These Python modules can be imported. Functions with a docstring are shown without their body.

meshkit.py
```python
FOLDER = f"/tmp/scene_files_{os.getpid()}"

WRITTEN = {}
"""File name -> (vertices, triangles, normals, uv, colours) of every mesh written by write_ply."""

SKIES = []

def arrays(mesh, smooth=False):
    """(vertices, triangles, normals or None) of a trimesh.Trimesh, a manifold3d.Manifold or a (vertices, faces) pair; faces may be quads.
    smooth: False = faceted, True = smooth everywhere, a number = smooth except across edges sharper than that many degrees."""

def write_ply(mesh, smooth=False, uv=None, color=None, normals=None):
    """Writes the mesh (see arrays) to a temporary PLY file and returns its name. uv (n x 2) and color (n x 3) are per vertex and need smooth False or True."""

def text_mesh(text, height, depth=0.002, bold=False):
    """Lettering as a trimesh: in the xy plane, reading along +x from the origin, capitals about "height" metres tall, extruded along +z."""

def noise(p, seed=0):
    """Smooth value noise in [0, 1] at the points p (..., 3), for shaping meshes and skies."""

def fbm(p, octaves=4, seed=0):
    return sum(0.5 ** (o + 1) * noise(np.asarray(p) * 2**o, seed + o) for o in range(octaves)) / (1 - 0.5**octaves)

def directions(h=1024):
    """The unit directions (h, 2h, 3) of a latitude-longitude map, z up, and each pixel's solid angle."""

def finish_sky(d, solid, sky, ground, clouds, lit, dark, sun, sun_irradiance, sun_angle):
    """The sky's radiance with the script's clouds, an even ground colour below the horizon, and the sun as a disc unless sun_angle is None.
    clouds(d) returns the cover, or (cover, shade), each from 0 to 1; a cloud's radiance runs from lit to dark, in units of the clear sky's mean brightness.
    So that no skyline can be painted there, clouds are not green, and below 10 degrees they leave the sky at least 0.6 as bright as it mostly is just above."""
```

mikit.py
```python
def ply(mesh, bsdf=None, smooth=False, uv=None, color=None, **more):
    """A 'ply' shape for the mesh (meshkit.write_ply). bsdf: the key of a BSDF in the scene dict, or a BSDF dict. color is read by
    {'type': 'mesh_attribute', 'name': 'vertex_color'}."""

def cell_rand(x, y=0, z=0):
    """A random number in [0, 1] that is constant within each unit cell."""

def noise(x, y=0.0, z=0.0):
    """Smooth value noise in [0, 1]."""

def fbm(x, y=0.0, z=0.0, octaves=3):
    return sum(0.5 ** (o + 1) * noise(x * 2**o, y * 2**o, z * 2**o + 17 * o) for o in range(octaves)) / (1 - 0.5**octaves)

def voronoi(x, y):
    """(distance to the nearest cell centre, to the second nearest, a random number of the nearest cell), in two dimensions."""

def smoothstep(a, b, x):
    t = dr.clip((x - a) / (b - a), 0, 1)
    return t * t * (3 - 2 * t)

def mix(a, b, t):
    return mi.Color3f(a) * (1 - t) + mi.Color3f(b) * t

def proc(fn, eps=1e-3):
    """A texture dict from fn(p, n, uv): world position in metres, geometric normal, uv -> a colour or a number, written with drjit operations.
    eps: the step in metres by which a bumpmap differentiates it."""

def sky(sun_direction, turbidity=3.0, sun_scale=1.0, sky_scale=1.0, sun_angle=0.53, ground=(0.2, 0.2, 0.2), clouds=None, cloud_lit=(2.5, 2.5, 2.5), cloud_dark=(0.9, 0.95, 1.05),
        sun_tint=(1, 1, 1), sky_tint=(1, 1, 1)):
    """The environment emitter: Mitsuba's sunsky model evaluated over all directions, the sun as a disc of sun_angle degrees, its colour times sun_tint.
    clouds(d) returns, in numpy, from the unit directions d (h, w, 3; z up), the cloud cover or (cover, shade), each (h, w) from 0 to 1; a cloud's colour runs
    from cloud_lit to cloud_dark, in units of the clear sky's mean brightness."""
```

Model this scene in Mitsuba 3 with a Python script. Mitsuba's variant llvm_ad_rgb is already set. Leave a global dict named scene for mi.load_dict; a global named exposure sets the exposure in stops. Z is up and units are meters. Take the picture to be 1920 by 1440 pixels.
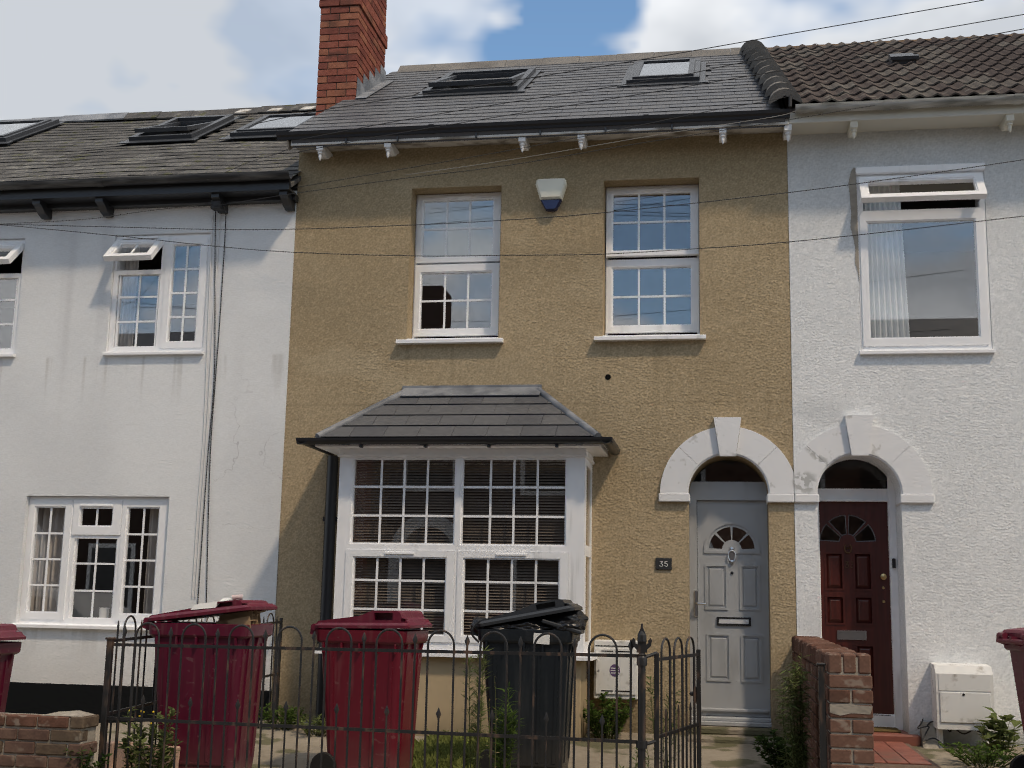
import math, random
import numpy as np, trimesh, mitsuba as mi, drjit as dr
import mikit, meshkit
from mikit import proc, noise, fbm, voronoi, cell_rand, smoothstep, mix
from shapely.geometry import box as sbox, Polygon, Point, LineString
from shapely.ops import unary_union
from shapely import affinity

rnd = random.Random(35)
scene, labels, used = {'type': 'scene'}, {}, set()

# ------------------------------------------------------------------ camera, sky, exposure
CAM = np.array([0.0, -11.0, 1.3])
FOV, YAW, PITCH, ROLL = 44.997, 0.168840344, 0.174840948, 0.0197783754
_f = np.array([-math.sin(YAW) * math.cos(PITCH), math.cos(YAW) * math.cos(PITCH), math.sin(PITCH)])
_r = np.array([math.cos(YAW), math.sin(YAW), 0.0])
_u = np.cross(_r, _f)
_u = -math.sin(ROLL) * _r + math.cos(ROLL) * _u
scene['camera'] = {'type': 'perspective', 'fov': FOV, 'fov_axis': 'x', 'near_clip': 0.05, 'far_clip': 2000.0,
                   'to_world': mi.ScalarTransform4f().look_at(origin=CAM.tolist(), target=(CAM + _f).tolist(), up=_u.tolist())}

def clouds(d):
    z = np.maximum(d[..., 2], 0.05)
    q = np.stack([d[..., 0] / (z + 0.25), d[..., 1] / (z + 0.25), np.zeros_like(z)], -1)
    n = meshkit.fbm(q * 2.3 + [3.1, 7.7, 0.4], 6, 5)
    edge = meshkit.fbm(q * 9.0 + [1.3, 2.9, 5.0], 4, 9)
    cover = np.clip((n + 0.32 * (edge - 0.5) - 0.265 - 0.15 * np.clip(0.25 - d[..., 1], 0, 1)) / 0.15, 0, 1)
    for c, r, s in (((-0.119, 0.891, 0.437), 0.040, 1.0), ((-0.12, 0.898, 0.423), 0.026, 1.0), ((-0.10, 0.88, 0.46), 0.040, 1.0), ((-0.332, 0.843, 0.425), 0.045, 0.45), ((-0.21, 0.86, 0.47), 0.05, 0.35)):
        c = np.array(c) / np.linalg.norm(c)
        a = np.sqrt(np.maximum(2 - 2 * (d @ c), 0)) + 0.10 * (edge - 0.5) + 0.16 * (n - 0.5)
        cover = cover * (1 - s * np.clip((r * 1.25 - a) / (0.55 * r), 0, 1))
    shade = np.clip((meshkit.fbm(q * 3.6 + [8.3, 0.7, 2.0], 6, 21) + 0.2 * (edge - 0.5) - 0.38) / 0.26, 0, 1)
    return cover ** 0.8 * 0.97, shade

SUN = np.array([1.0, -1.0, 1.95])
scene['sky'] = mikit.sky(SUN.tolist(), turbidity=3, sun_scale=0.31, sky_scale=1.0, sun_angle=4.2, clouds=clouds,
                         cloud_lit=(2.25, 2.29, 2.34), cloud_dark=(1.5, 1.57, 1.66), sun_tint=(1.02, 0.99, 0.95), sky_tint=(1.05, 1.035, 0.94))
exposure = 2.17

# ------------------------------------------------------------------ naming
def key_for(name, parent=None):
    base = f'{parent}__{name}' if parent else name
    k, i = base, 0
    while k in used:
        i += 1
        k = f'{base}_{i:03d}'
    used.add(k)
    return k

def add(name, mesh, mat, parent=None, smooth=False, label=None, kind=None, uv=None, **kw):
    k = key_for(name, parent)
    scene[k] = mikit.ply(mesh, mat, smooth=smooth, uv=uv, **kw)
    if label or kind:
        labels[k] = {a: b for a, b in (('label', label), ('kind', kind)) if b}
    return k

def again(name, source, parent=None, to_world=None, mat=None):
    """Another entry that shares a mesh already written."""
    k = key_for(name, parent)
    scene[k] = dict(source)
    if to_world is not None: scene[k]['to_world'] = to_world
    if mat: scene[k]['bsdf'] = {'type': 'ref', 'id': mat}
    return k

def thing(name, label, cat, group=None):
    k = key_for(name)
    labels[k] = {'label': label, 'category': cat}
    if group: labels[k]['group'] = group
    return k

def solo(name, label, cat, mesh, mat, smooth=False, group=None, **kw):
    k = add(name, mesh, mat, None, smooth, **kw)
    labels[k] = {'label': label, 'category': cat}
    if group: labels[k]['group'] = group
    return k

def struct(name, mesh, mat, smooth=False):
    k = add(name, mesh, mat, None, smooth)
    labels[k] = {'kind': 'structure'}
    return k

# ------------------------------------------------------------------ meshes
BOXF = np.array([[0, 2, 1], [1, 2, 3], [4, 5, 6], [5, 7, 6], [0, 1, 4], [1, 5, 4], [2, 6, 3], [3, 6, 7], [0, 4, 2], [2, 4, 6], [1, 3, 5], [3, 7, 5]])

def tm(v, f):
    return trimesh.Trimesh(np.asarray(v, float), np.asarray(f, int), process=False)

def join(ms):
    return trimesh.util.concatenate([m for m in ms if m is not None])

def bx(x0, x1, y0, y1, z0, z1):
    v = [[x, y, z] for z in (z0, z1) for y in (y0, y1) for x in (x0, x1)]
    return tm(v, BOXF)

def cbx(x0, x1, y0, y1, z0, z1, c=0.004):
    """A box whose edges are chamfered."""
    c = min(c, (x1 - x0) / 3, (y1 - y0) / 3, (z1 - z0) / 3)
    xs, ys, zs = (x0, x1), (y0, y1), (z0, z1)
    pts = []
    for i, x in enumerate(xs):
        for j, y in enumerate(ys):
            for k, z in enumerate(zs):
                sx, sy, sz = (1 if i == 0 else -1), (1 if j == 0 else -1), (1 if k == 0 else -1)
                pts += [[x, y + sy * c, z + sz * c], [x + sx * c, y, z + sz * c], [x + sx * c, y + sy * c, z]]
    return trimesh.convex.convex_hull(np.array(pts))

def hull(pts):
    return trimesh.convex.convex_hull(np.asarray(pts, float))

def polys(p):
    return [g for g in getattr(p, 'geoms', [p]) if g.geom_type == 'Polygon' and g.area > 1e-9]

def ext(p, y0, y1):
    """The polygon p, drawn in x and z, as a solid from y0 (front) to y1."""
    out = []
    for g in polys(p):
        m = trimesh.creation.extrude_polygon(g, y1 - y0, engine='earcut')
        v = m.vertices
        out.append(tm(np.stack([v[:, 0], y0 + v[:, 2], v[:, 1]], 1), m.faces[:, ::-1]))
    return join(out)

def extx(p, x0, x1):
    """The polygon p, drawn in y and z, as a solid from x0 to x1."""
    out = []
    for g in polys(p):
        m = trimesh.creation.extrude_polygon(g, x1 - x0, engine='earcut')
        v = m.vertices
        out.append(tm(np.stack([x0 + v[:, 2], v[:, 0], v[:, 1]], 1), m.faces))
    return join(out)

def ring(o, i):
    return sbox(*o).difference(sbox(*i))

def rect(x0, x1, z0, z1):
    return sbox(x0, z0, x1, z1)

def tube(pts, r, sides=8, cap=True):
    p = np.asarray(pts, float)
    r = np.broadcast_to(np.asarray(r, float), (len(p),))
    t = np.gradient(p, axis=0)
    t /= np.linalg.norm(t, axis=1, keepdims=True) + 1e-12
    ref = np.array([0.0, 0.0, 1.0]) if abs(t[0][2]) < 0.9 else np.array([1.0, 0, 0])
    a = np.cross(t[0], ref); a /= np.linalg.norm(a)
    A = []
    for k in range(len(p)):
        a = a - t[k] * (a @ t[k]); a /= np.linalg.norm(a) + 1e-12
        A.append(a)
    A = np.array(A); B = np.cross(t, A)
    ang = np.arange(sides) * 2 * math.pi / sides
    v = p[:, None] + r[:, None, None] * (np.cos(ang)[None, :, None] * A[:, None] + np.sin(ang)[None, :, None] * B[:, None])
    f = []
    for i in range(len(p) - 1):
        for j in range(sides):
            k = (j + 1) % sides
            q = (i * sides + j, i * sides + k, (i + 1) * sides + k, (i + 1) * sides + j)
            f += [(q[0], q[1], q[2]), (q[0], q[2], q[3])]
    v = v.reshape(-1, 3)
    if cap:
        n = len(v)
        v = np.vstack([v, p[:1], p[-1:]])
        e = (len(p) - 1) * sides
        for j in range(sides):
            k = (j + 1) % sides
            f += [(n, k, j), (n + 1, e + j, e + k)]
    return tm(v, f)

def loft(rings, cap=True):
    """A skin over rings of equally many points."""
    R = [np.asarray(r, float) for r in rings]
    n = len(R[0]); v = np.vstack(R); f = []
    for i in range(len(R) - 1):
        for j in range(n):
            k = (j + 1) % n
            a, b, c, d = i * n + j, i * n + k, (i + 1) * n + k, (i + 1) * n + j
            f += [(a, b, c), (a, c, d)]
    if cap:
        m = len(v); v = np.vstack([v, R[0].mean(0), R[-1].mean(0)]); e = (len(R) - 1) * n
        for j in range(n):
            k = (j + 1) % n
            f += [(m, k, j), (m + 1, e + j, e + k)]
    return tm(v, f)

def lathe(prof, seg=16):
    """prof: (radius, z) from bottom to top, turned about z."""
    ang = np.arange(seg) * 2 * math.pi / seg
    return loft([np.stack([r * np.cos(ang), r * np.sin(ang), np.full(seg, z)], 1) for r, z in prof])

def rrect(hx, hy, r, z, cx=0.0, cy=0.0, n=4):
    out = []
    for q, (sx, sy) in enumerate(((1, 1), (-1, 1), (-1, -1), (1, -1))):
        for k in range(n + 1):
            a = (q + k / n) * math.pi / 2
            out.append([cx + sx * (hx - r) + r * math.cos(a), cy + sy * (hy - r) + r * math.sin(a), z])
    return out

def moved(m, M):
    m = m.copy(); m.apply_transform(M); return m

def rot(axis, deg, at=(0, 0, 0)):
    return trimesh.transformations.rotation_matrix(math.radians(deg), axis, at)

def shift(x, y, z):
    return trimesh.transformations.translation_matrix((x, y, z))

def catmull(P, n=8):
    P = np.asarray(P, float)
    Q = np.vstack([2 * P[0] - P[1], P, 2 * P[-1] - P[-2]])
    out = []
    for i in range(1, len(Q) - 2):
        for k in range(n):
            t = k / n
            out.append(0.5 * (2 * Q[i] + (Q[i + 1] - Q[i - 1]) * t + (2 * Q[i - 1] - 5 * Q[i] + 4 * Q[i + 1] - Q[i + 2]) * t * t + (3 * Q[i] - Q[i - 1] - 3 * Q[i + 1] + Q[i + 2]) * t ** 3))
    return np.array(out + [P[-1]])

def blob(r, seed, amp=0.25, sub=3, freq=4.0, squash=(1, 1, 1)):
    m = trimesh.creation.icosphere(subdivisions=sub, radius=1.0)
    v = m.vertices
    n = meshkit.fbm(v * freq / 2 + seed * 3.7, 4, seed) - 0.5
    return tm(v * (1 + amp * 2 * n)[:, None] * r * np.array(squash), m.faces)

class Slope:
    """A roof plane: x along the eaves, s metres up the slope, n metres off it."""
    def __init__(self, y0, z0, tan):
        self.y0, self.z0, self.c = y0, z0, 1 / math.hypot(1, tan); self.si = tan * self.c
    def at(self, x, s, n):
        x, s, n = np.broadcast_arrays(np.asarray(x, float), s, n)
        return np.stack([x, self.y0 + s * self.c - n * self.si, self.z0 + s * self.si + n * self.c], -1)
    def box(self, x0, x1, s0, s1, n0, n1):
        v = [self.at(x, s, n) for n in (n0, n1) for s in (s0, s1) for x in (x0, x1)]
        return tm(v, BOXF)
    def plate(self, poly, n_low, n_high, th, s_low, s_high, wob=None):
        """A thin convex plate drawn in (x, s), its height off the plane running from n_low at s_low to n_high at s_high."""
        c = list(poly.exterior.coords)[:-1]
        if poly.exterior.is_ccw is False: c = c[::-1]
        top, bot = [], []
        for x, s in c:
            t = (s - s_low) / (s_high - s_low)
            n = n_low + (n_high - n_low) * t + (wob(x, s) if wob else 0.0)
            top.append(self.at(x, s, n + th)); bot.append(self.at(x, s, n))
        k = len(c); v = np.array(top + bot); f = []
        for i in range(1, k - 1): f += [(0, i, i + 1)]
        for i in range(k):
            j = (i + 1) % k
            f += [(i, k + i, k + j), (i, k + j, j)]
        return tm(v, f)

# ------------------------------------------------------------------ materials
def mat(k, d):
    scene[k] = d; return k
def rgb(*c): return {'type': 'rgb', 'value': list(c)}
def diffuse(k, c): return mat(k, {'type': 'twosided', 'b': {'type': 'diffuse', 'reflectance': c if isinstance(c, dict) else rgb(*c)}})
def prin(k, c, rough=0.5, spec=0.5, **kw):
    return mat(k, {'type': 'twosided', 'b': {'type': 'principled', 'base_color': c if isinstance(c, dict) else rgb(*c), 'roughness': rough, 'specular': spec, **kw}})
def bumped(k, tex, h, c, rough=None, spec=0.3):
    inner = {'type': 'diffuse', 'reflectance': c} if rough is None else {'type': 'principled', 'base_color': c, 'roughness': rough, 'specular': spec}
    return mat(k, {'type': 'twosided', 'b': {'type': 'bumpmap', 'arbitrary': tex, 'scale': h, 'b': inner}})

def c_tan(p, n, uv):
    big = fbm(p.x * 0.9, p.z * 1.1, p.y, 4)
    fine = noise(p.x * 75, p.z * 75, p.y * 75)
    streak = fbm(p.x * 7.0, p.z * 0.5, 3.3, 3)
    c = mix((0.345, 0.270, 0.168), (0.455, 0.366, 0.240), smoothstep(0.2, 0.8, big * 0.5 + fine * 0.5))
    algae = smoothstep(4.55, 5.5, p.z + 0.7 * (big - 0.5)) * (0.35 + 0.65 * streak)
    c = mix(c, (0.21, 0.19, 0.11), 0.25 * algae)
    rain = fbm(p.x * 16.0, p.z * 0.7, 8.1, 3)
    c = mix(c, (0.20, 0.16, 0.095), 0.25 * smoothstep(0.55, 0.75, rain) * smoothstep(2.5, 3.66, p.z) * smoothstep(3.68, 3.60, p.z) * (smoothstep(-3.05, -2.95, p.x) * smoothstep(-1.9, -2.0, p.x) + smoothstep(-1.2, -1.1, p.x) * smoothstep(-0.05, -0.15, p.x)))
    c = mix(c, (0.50, 0.42, 0.29), 0.35 * smoothstep(0.56, 0.72, fbm(p.x * 1.7, p.z * 2.3, 4.4, 4)))
    c = mix(c, (0.26, 0.20, 0.125), 0.5 * smoothstep(0.60, 0.8, streak) * smoothstep(3.75, 3.2, p.z) * smoothstep(2.4, 3.6, p.z))
    c = mix(c, (0.17, 0.14, 0.09), 0.7 * smoothstep(0.75, 0.2, p.z + 0.5 * (big - 0.5)))
    seam = smoothstep(0.018, 0.0, dr.abs(p.z - 3.09 + 0.03 * (big - 0.5)))
    c = c * (0.76 + 0.44 * h_rough(p, n, uv))
    return mix(c, (0.22, 0.165, 0.10), 0.28 * seam)
def h_rough(p, n, uv):
    u, v = 0.83 * p.x + 0.56 * p.z, 0.83 * p.z - 0.56 * p.x
    return 0.7 * noise(u * 74, p.y * 74, v * 74) + 0.3 * noise(u * 140 + 3.3, p.y * 140, v * 140)
def h_fine(p, n, uv): return 0.6 * noise(p.x * 80, p.y * 80, p.z * 98) + 0.4 * noise(p.x * 45 + 0.3 * p.z * 45, p.y * 45, p.z * 66 + 3.1)
def c_white_r(p, n, uv):
    big = fbm(p.x * 1.1, p.z * 1.0, 5.0, 4)
    streak = fbm(p.x * 5.0, p.z * 0.7, 1.7, 3)
    fine = noise(p.x * 48, p.z * 48, p.y * 48)
    c = mix((0.69, 0.71, 0.72), (0.81, 0.825, 0.83), smoothstep(0.2, 0.7, 0.5 * fine + 0.5 * big))
    grime = smoothstep(4.1, 5.35, p.z + 1.0 * (big - 0.5)) * (0.35 + 0.65 * streak)
    c = mix(c, (0.40, 0.41, 0.40), 0.72 * grime)
    c = mix(c, (0.50, 0.52, 0.53), 0.5 * smoothstep(0.58, 0.78, big))
    c = c * (0.80 + 0.36 * h_rough(p, n, uv))
    return mix(c, (0.25, 0.26, 0.23), 0.8 * smoothstep(0.5, 0.2, p.z + 0.3 * (streak - 0.5)))
def c_white_l(p, n, uv):
    big = fbm(p.x * 0.8, p.z * 0.8, 9.0, 4)
    streak = fbm(p.x * 6.0, p.z * 0.35, 4.2, 3)
    c = mix((0.69, 0.705, 0.715), (0.77, 0.785, 0.79), smoothstep(0.3, 0.7, big))
    c = mix(c, (0.55, 0.555, 0.565), 0.6 * smoothstep(0.52, 0.8, streak) * smoothstep(2.2, 5.0, p.z))
    rain = fbm(p.x * 18.0, p.z * 0.8, 2.2, 3)
    c = mix(c, (0.48, 0.47, 0.45), 0.5 * smoothstep(0.5, 0.75, rain) * (smoothstep(3.0, 3.58, p.z) * smoothstep(3.60, 3.56, p.z) + smoothstep(0.62, 0.97, p.z) * smoothstep(0.99, 0.95, p.z)))
    crack = dr.abs(noise(p.x * 2.3, p.z * 2.3, 6.0) - 0.5 + 0.10 * (noise(p.x * 19, p.z * 19, 2.0) - 0.5))
    c = mix(c, (0.42, 0.42, 0.43), 0.5 * smoothstep(0.006, 0.001, crack) * smoothstep(0.5, 0.62, noise(p.x * 0.9, p.z * 0.9, 12.0)))
    c = mix(c, (0.52, 0.50, 0.47), 0.5 * smoothstep(1.0, 0.45, p.z + 0.5 * (big - 0.5)))
    c = c * (0.90 + 0.19 * h_fine(p, n, uv))
    return mix(c, (0.012, 0.013, 0.014), smoothstep(0.472, 0.469, p.z + 0.004 * (noise(p.x * 40, 2.0, 1.0) - 0.5)))
bumped('mat_tan', proc(h_rough, 1.5e-3), 0.0092, proc(c_tan))
bumped('mat_white_rough', proc(h_rough, 1.5e-3), 0.0082, proc(c_white_r))
bumped('mat_white_fine', proc(h_fine, 2e-3), 0.0075, proc(c_white_l))
def c_smooth(p, n, uv):
    big = fbm(p.x * 2.0, p.z * 2.0, 1.0, 4)
    c = mix((0.40, 0.315, 0.20), (0.47, 0.375, 0.245), big)
    return mix(c, (0.2, 0.17, 0.11), 0.6 * smoothstep(0.45, 0.2, p.z + 0.2 * (big - 0.5)))
diffuse('mat_tan_smooth', proc(c_smooth))

def c_upvc(p, n, uv):
    d = fbm(p.x * 24, p.z * 2.2, p.y * 20, 3)
    s = fbm(p.x * 2.0, p.z * 2.0, 3.0, 2)
    return mix((0.80, 0.81, 0.825), (0.52, 0.53, 0.53), 0.75 * smoothstep(0.60, 0.85, 0.62 * d + 0.38 * s))
prin('mat_upvc', proc(c_upvc), 0.35, 0.45)
def c_paint(p, n, uv):
    a = fbm(p.x * 9, p.z * 9, p.y * 9, 4)
    b = fbm(p.x * 30, p.z * 30, p.y * 30, 2)
    peel = smoothstep(0.13, 0.07, dr.sqrt(dr.square(p.x - 0.72) + dr.square(1.2 * (p.z - 2.37))) + 0.13 * (a - 0.5)) + smoothstep(0.075, 0.03, dr.abs((p.x - 0.83) * 0.8 + (p.z - 2.60)) + 0.5 * dr.abs(p.z - 2.58) + 0.1 * (a - 0.4))
    return mix(mix((0.75, 0.76, 0.775), (0.38, 0.39, 0.38), 0.8 * dr.minimum(peel, 1.0) * smoothstep(0.35, 0.5, b)), (0.46, 0.46, 0.44), 0.65 * smoothstep(0.60, 0.72, 0.7 * a + 0.3 * b))
bumped('mat_paint', proc(h_fine, 2e-3), 0.003, proc(c_paint))
def c_eave(p, n, uv):
    a = fbm(p.x * 6, p.z * 20, p.y * 6, 4)
    return mix((0.62, 0.61, 0.58), (0.22, 0.20, 0.17), smoothstep(0.42, 0.75, a))
diffuse('mat_eave', proc(c_eave))
diffuse('mat_cream', (0.66, 0.64, 0.56))
prin('mat_black', (0.018, 0.019, 0.022), 0.35, 0.5)
def c_gutter(p, n, uv):
    a = fbm(p.x * 4, p.z * 30, p.y * 8, 4)
    return mix((0.42, 0.42, 0.40), (0.16, 0.16, 0.145), smoothstep(0.3, 0.75, a))
prin('mat_gutter_grey', proc(c_gutter), 0.5, 0.4)
def c_slate(p, n, uv):
    r = fbm(p.x * 1.5, p.y * 1.5, p.z, 3); q = noise(p.x * 30, p.y * 30, p.z * 30)
    return mix((0.070, 0.072, 0.078), (0.118, 0.120, 0.126), 0.6 * r + 0.4 * q)
prin('mat_slate', proc(c_slate), 0.55, 0.35)
def c_slate2(p, n, uv):
    return mi.Color3f(c_slate(p, n, uv)) * mi.Color3f(0.84, 0.85, 0.88)
prin('mat_slate_dark', proc(c_slate2), 0.5, 0.35)
def old(base_a, base_b, k):
    def f(p, n, uv):
        a = fbm(p.x * 2.2, p.y * 2.2, p.z + k, 4); b = fbm(p.x * 17, p.y * 17, p.z * 17 + k, 3)
        c = mix(base_a, base_b, smoothstep(0.25, 0.75, 0.5 * a + 0.5 * b))
        lich = smoothstep(0.60, 0.70, b) * smoothstep(0.42, 0.6, a)
        c = mix(c, (0.27, 0.265, 0.235), 0.7 * lich)
        return mix(c, (0.10, 0.105, 0.045), 0.6 * smoothstep(0.62, 0.75, fbm(p.x * 9, p.y * 9, p.z * 9 + 5 + k, 3)))
    return f
diffuse('mat_slate_old', proc(old((0.098, 0.097, 0.096), (0.150, 0.148, 0.144), 0.0)))
diffuse('mat_slate_old_dark', proc(old((0.085, 0.084, 0.084), (0.135, 0.133, 0.130), 3.0)))
diffuse('mat_slate_old_pale', proc(old((0.115, 0.114, 0.112), (0.175, 0.173, 0.168), 7.0)))
def tile(a, b, k):
    def f(p, n, uv):
        g = fbm(p.x * 3, p.y * 3, p.z * 3 + k, 3); h = noise(p.x * 40, p.y * 40, p.z * 40)
        c = mix(a, b, 0.6 * g + 0.4 * h)
        return mix(c, (0.22, 0.21, 0.18), 0.6 * smoothstep(0.6, 0.75, fbm(p.x * 11, p.y * 11, p.z * 11 + k, 3)) * smoothstep(7.4, 5.7, p.z))
    return f
diffuse('mat_pantile', proc(tile((0.062, 0.052, 0.049), (0.112, 0.095, 0.088), 0.0)))
diffuse('mat_pantile_grey', proc(tile((0.085, 0.077, 0.071), (0.155, 0.140, 0.126), 4.0)))
def c_ridge(p, n, uv):
    g = fbm(p.x * 5, p.y * 5, p.z * 5, 4)
    return mix((0.12, 0.115, 0.11), (0.27, 0.255, 0.235), g)
diffuse('mat_ridge', proc(c_ridge))
def c_lead(p, n, uv):
    g = fbm(p.x * 6, p.y * 6, p.z * 6, 4)
    return mix((0.115, 0.125, 0.142), (0.225, 0.237, 0.255), smoothstep(0.3, 0.7, g))
prin('mat_lead', proc(c_lead), 0.55, 0.4)

def brick(a, b, k, lim=0.0):
    def f(p, n, uv):
        g = fbm(p.x * 14, p.y * 14, p.z * 14 + k, 4); h = noise(p.x * 90, p.y * 90, p.z * 90)
        c = mix(a, b, smoothstep(0.2, 0.8, 0.7 * g + 0.3 * h))
        c = mix(c, (0.05, 0.04, 0.035), 0.62 * smoothstep(0.55, 0.78, fbm(p.x * 5, p.y * 5, p.z * 5 + k, 3)))
        return mix(c, (0.45, 0.42, 0.36), lim * smoothstep(0.6, 0.75, fbm(p.x * 20, p.y * 20, p.z * 20 - k, 3)))
    return f
REDS = [diffuse('mat_brick_red', proc(brick((0.21, 0.072, 0.052), (0.29, 0.110, 0.082), 0.0))),
        diffuse('mat_brick_red_dark', proc(brick((0.15, 0.056, 0.045), (0.23, 0.085, 0.066), 3.0))),
        diffuse('mat_brick_orange', proc(brick((0.25, 0.10, 0.065), (0.33, 0.145, 0.095), 5.0)))]
BROWNS = [diffuse('mat_brick_brown', proc(brick((0.125, 0.072, 0.054), (0.19, 0.112, 0.086), 1.0, 0.3))),
          diffuse('mat_brick_brown_dark', proc(brick((0.10, 0.054, 0.040), (0.165, 0.090, 0.068), 6.0, 0.3)))]
OLDS = [diffuse('mat_brick_old', proc(brick((0.095, 0.060, 0.050), (0.16, 0.105, 0.082), 2.0, 0.2))),
        diffuse('mat_brick_old_green', proc(brick((0.085, 0.062, 0.048), (0.15, 0.115, 0.082), 8.0, 0.25)))]
def c_mortar(p, n, uv):
    return mix((0.24, 0.215, 0.18), (0.42, 0.385, 0.33), fbm(p.x * 25, p.y * 25, p.z * 25, 3))
bumped('mat_mortar', proc(h_fine, 2e-3), 0.004, proc(c_mortar))
def c_mortar2(p, n, uv):
    return mix((0.10, 0.07, 0.055), (0.22, 0.17, 0.14), fbm(p.x * 25, p.y * 25, p.z * 25, 3))
diffuse('mat_mortar_dark', proc(c_mortar2))

def c_iron(p, n, uv):
    g = fbm(p.x * 30, p.y * 30, p.z * 8, 3)
    return mix((0.016, 0.016, 0.017), (0.085, 0.055, 0.04), smoothstep(0.52, 0.8, g))
prin('mat_iron', proc(c_iron), 0.45, 0.5)
prin('mat_chrome', (0.62, 0.62, 0.62), 0.22, 0.5, metallic=1.0)
prin('mat_brass', (0.62, 0.45, 0.22), 0.3, 0.5, metallic=1.0)
prin('mat_brass_dull', (0.10, 0.055, 0.025), 0.45, 0.5, metallic=0.6)
prin('mat_flap', (0.72, 0.74, 0.76), 0.3, 0.5, metallic=0.3)
def c_door(p, n, uv): return mix((0.36, 0.375, 0.39), (0.29, 0.30, 0.305), 0.7 * smoothstep(0.5, 0.85, fbm(p.x * 9, p.y * 9, p.z * 2.5, 4)))
prin('mat_door_grey', proc(c_door), 0.42, 0.45)
def c_mahog(p, n, uv):
    g = fbm(p.x * 60, p.y * 60, p.z * 3.0, 3)
    return mix((0.030, 0.005, 0.004), (0.085, 0.013, 0.008), g)
prin('mat_mahogany', proc(c_mahog), 0.3, 0.5, clearcoat=0.5)
def binc(a, b):
    def f(p, n, uv):
        g = fbm(p.x * 8, p.y * 8, p.z * 3.0, 4)
        s = smoothstep(0.55, 0.8, fbm(p.x * 40, p.y * 40, p.z * 2.5, 3))
        c = mix(mix(a, b, g), (0.25, 0.16, 0.15), 0.13 * s)
        scuff = smoothstep(0.70, 0.80, fbm(p.x * 22 + p.z * 9, p.y * 22, p.z * 26, 3))
        c = mix(c, (0.30, 0.22, 0.21), 0.18 * scuff)
        drip = smoothstep(0.58, 0.78, fbm(p.x * 26, p.y * 26, p.z * 1.3, 3)) * smoothstep(0.3, 0.9, p.z)
        c = mix(c, (0.045, 0.01, 0.018), 0.25 * drip)
        return mix(c, (0.15, 0.10, 0.09), 0.30 * smoothstep(0.45, 0.10, p.z + 0.35 * (fbm(p.x * 6, p.y * 6, p.z * 6, 3) - 0.5)))
    return f
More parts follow.
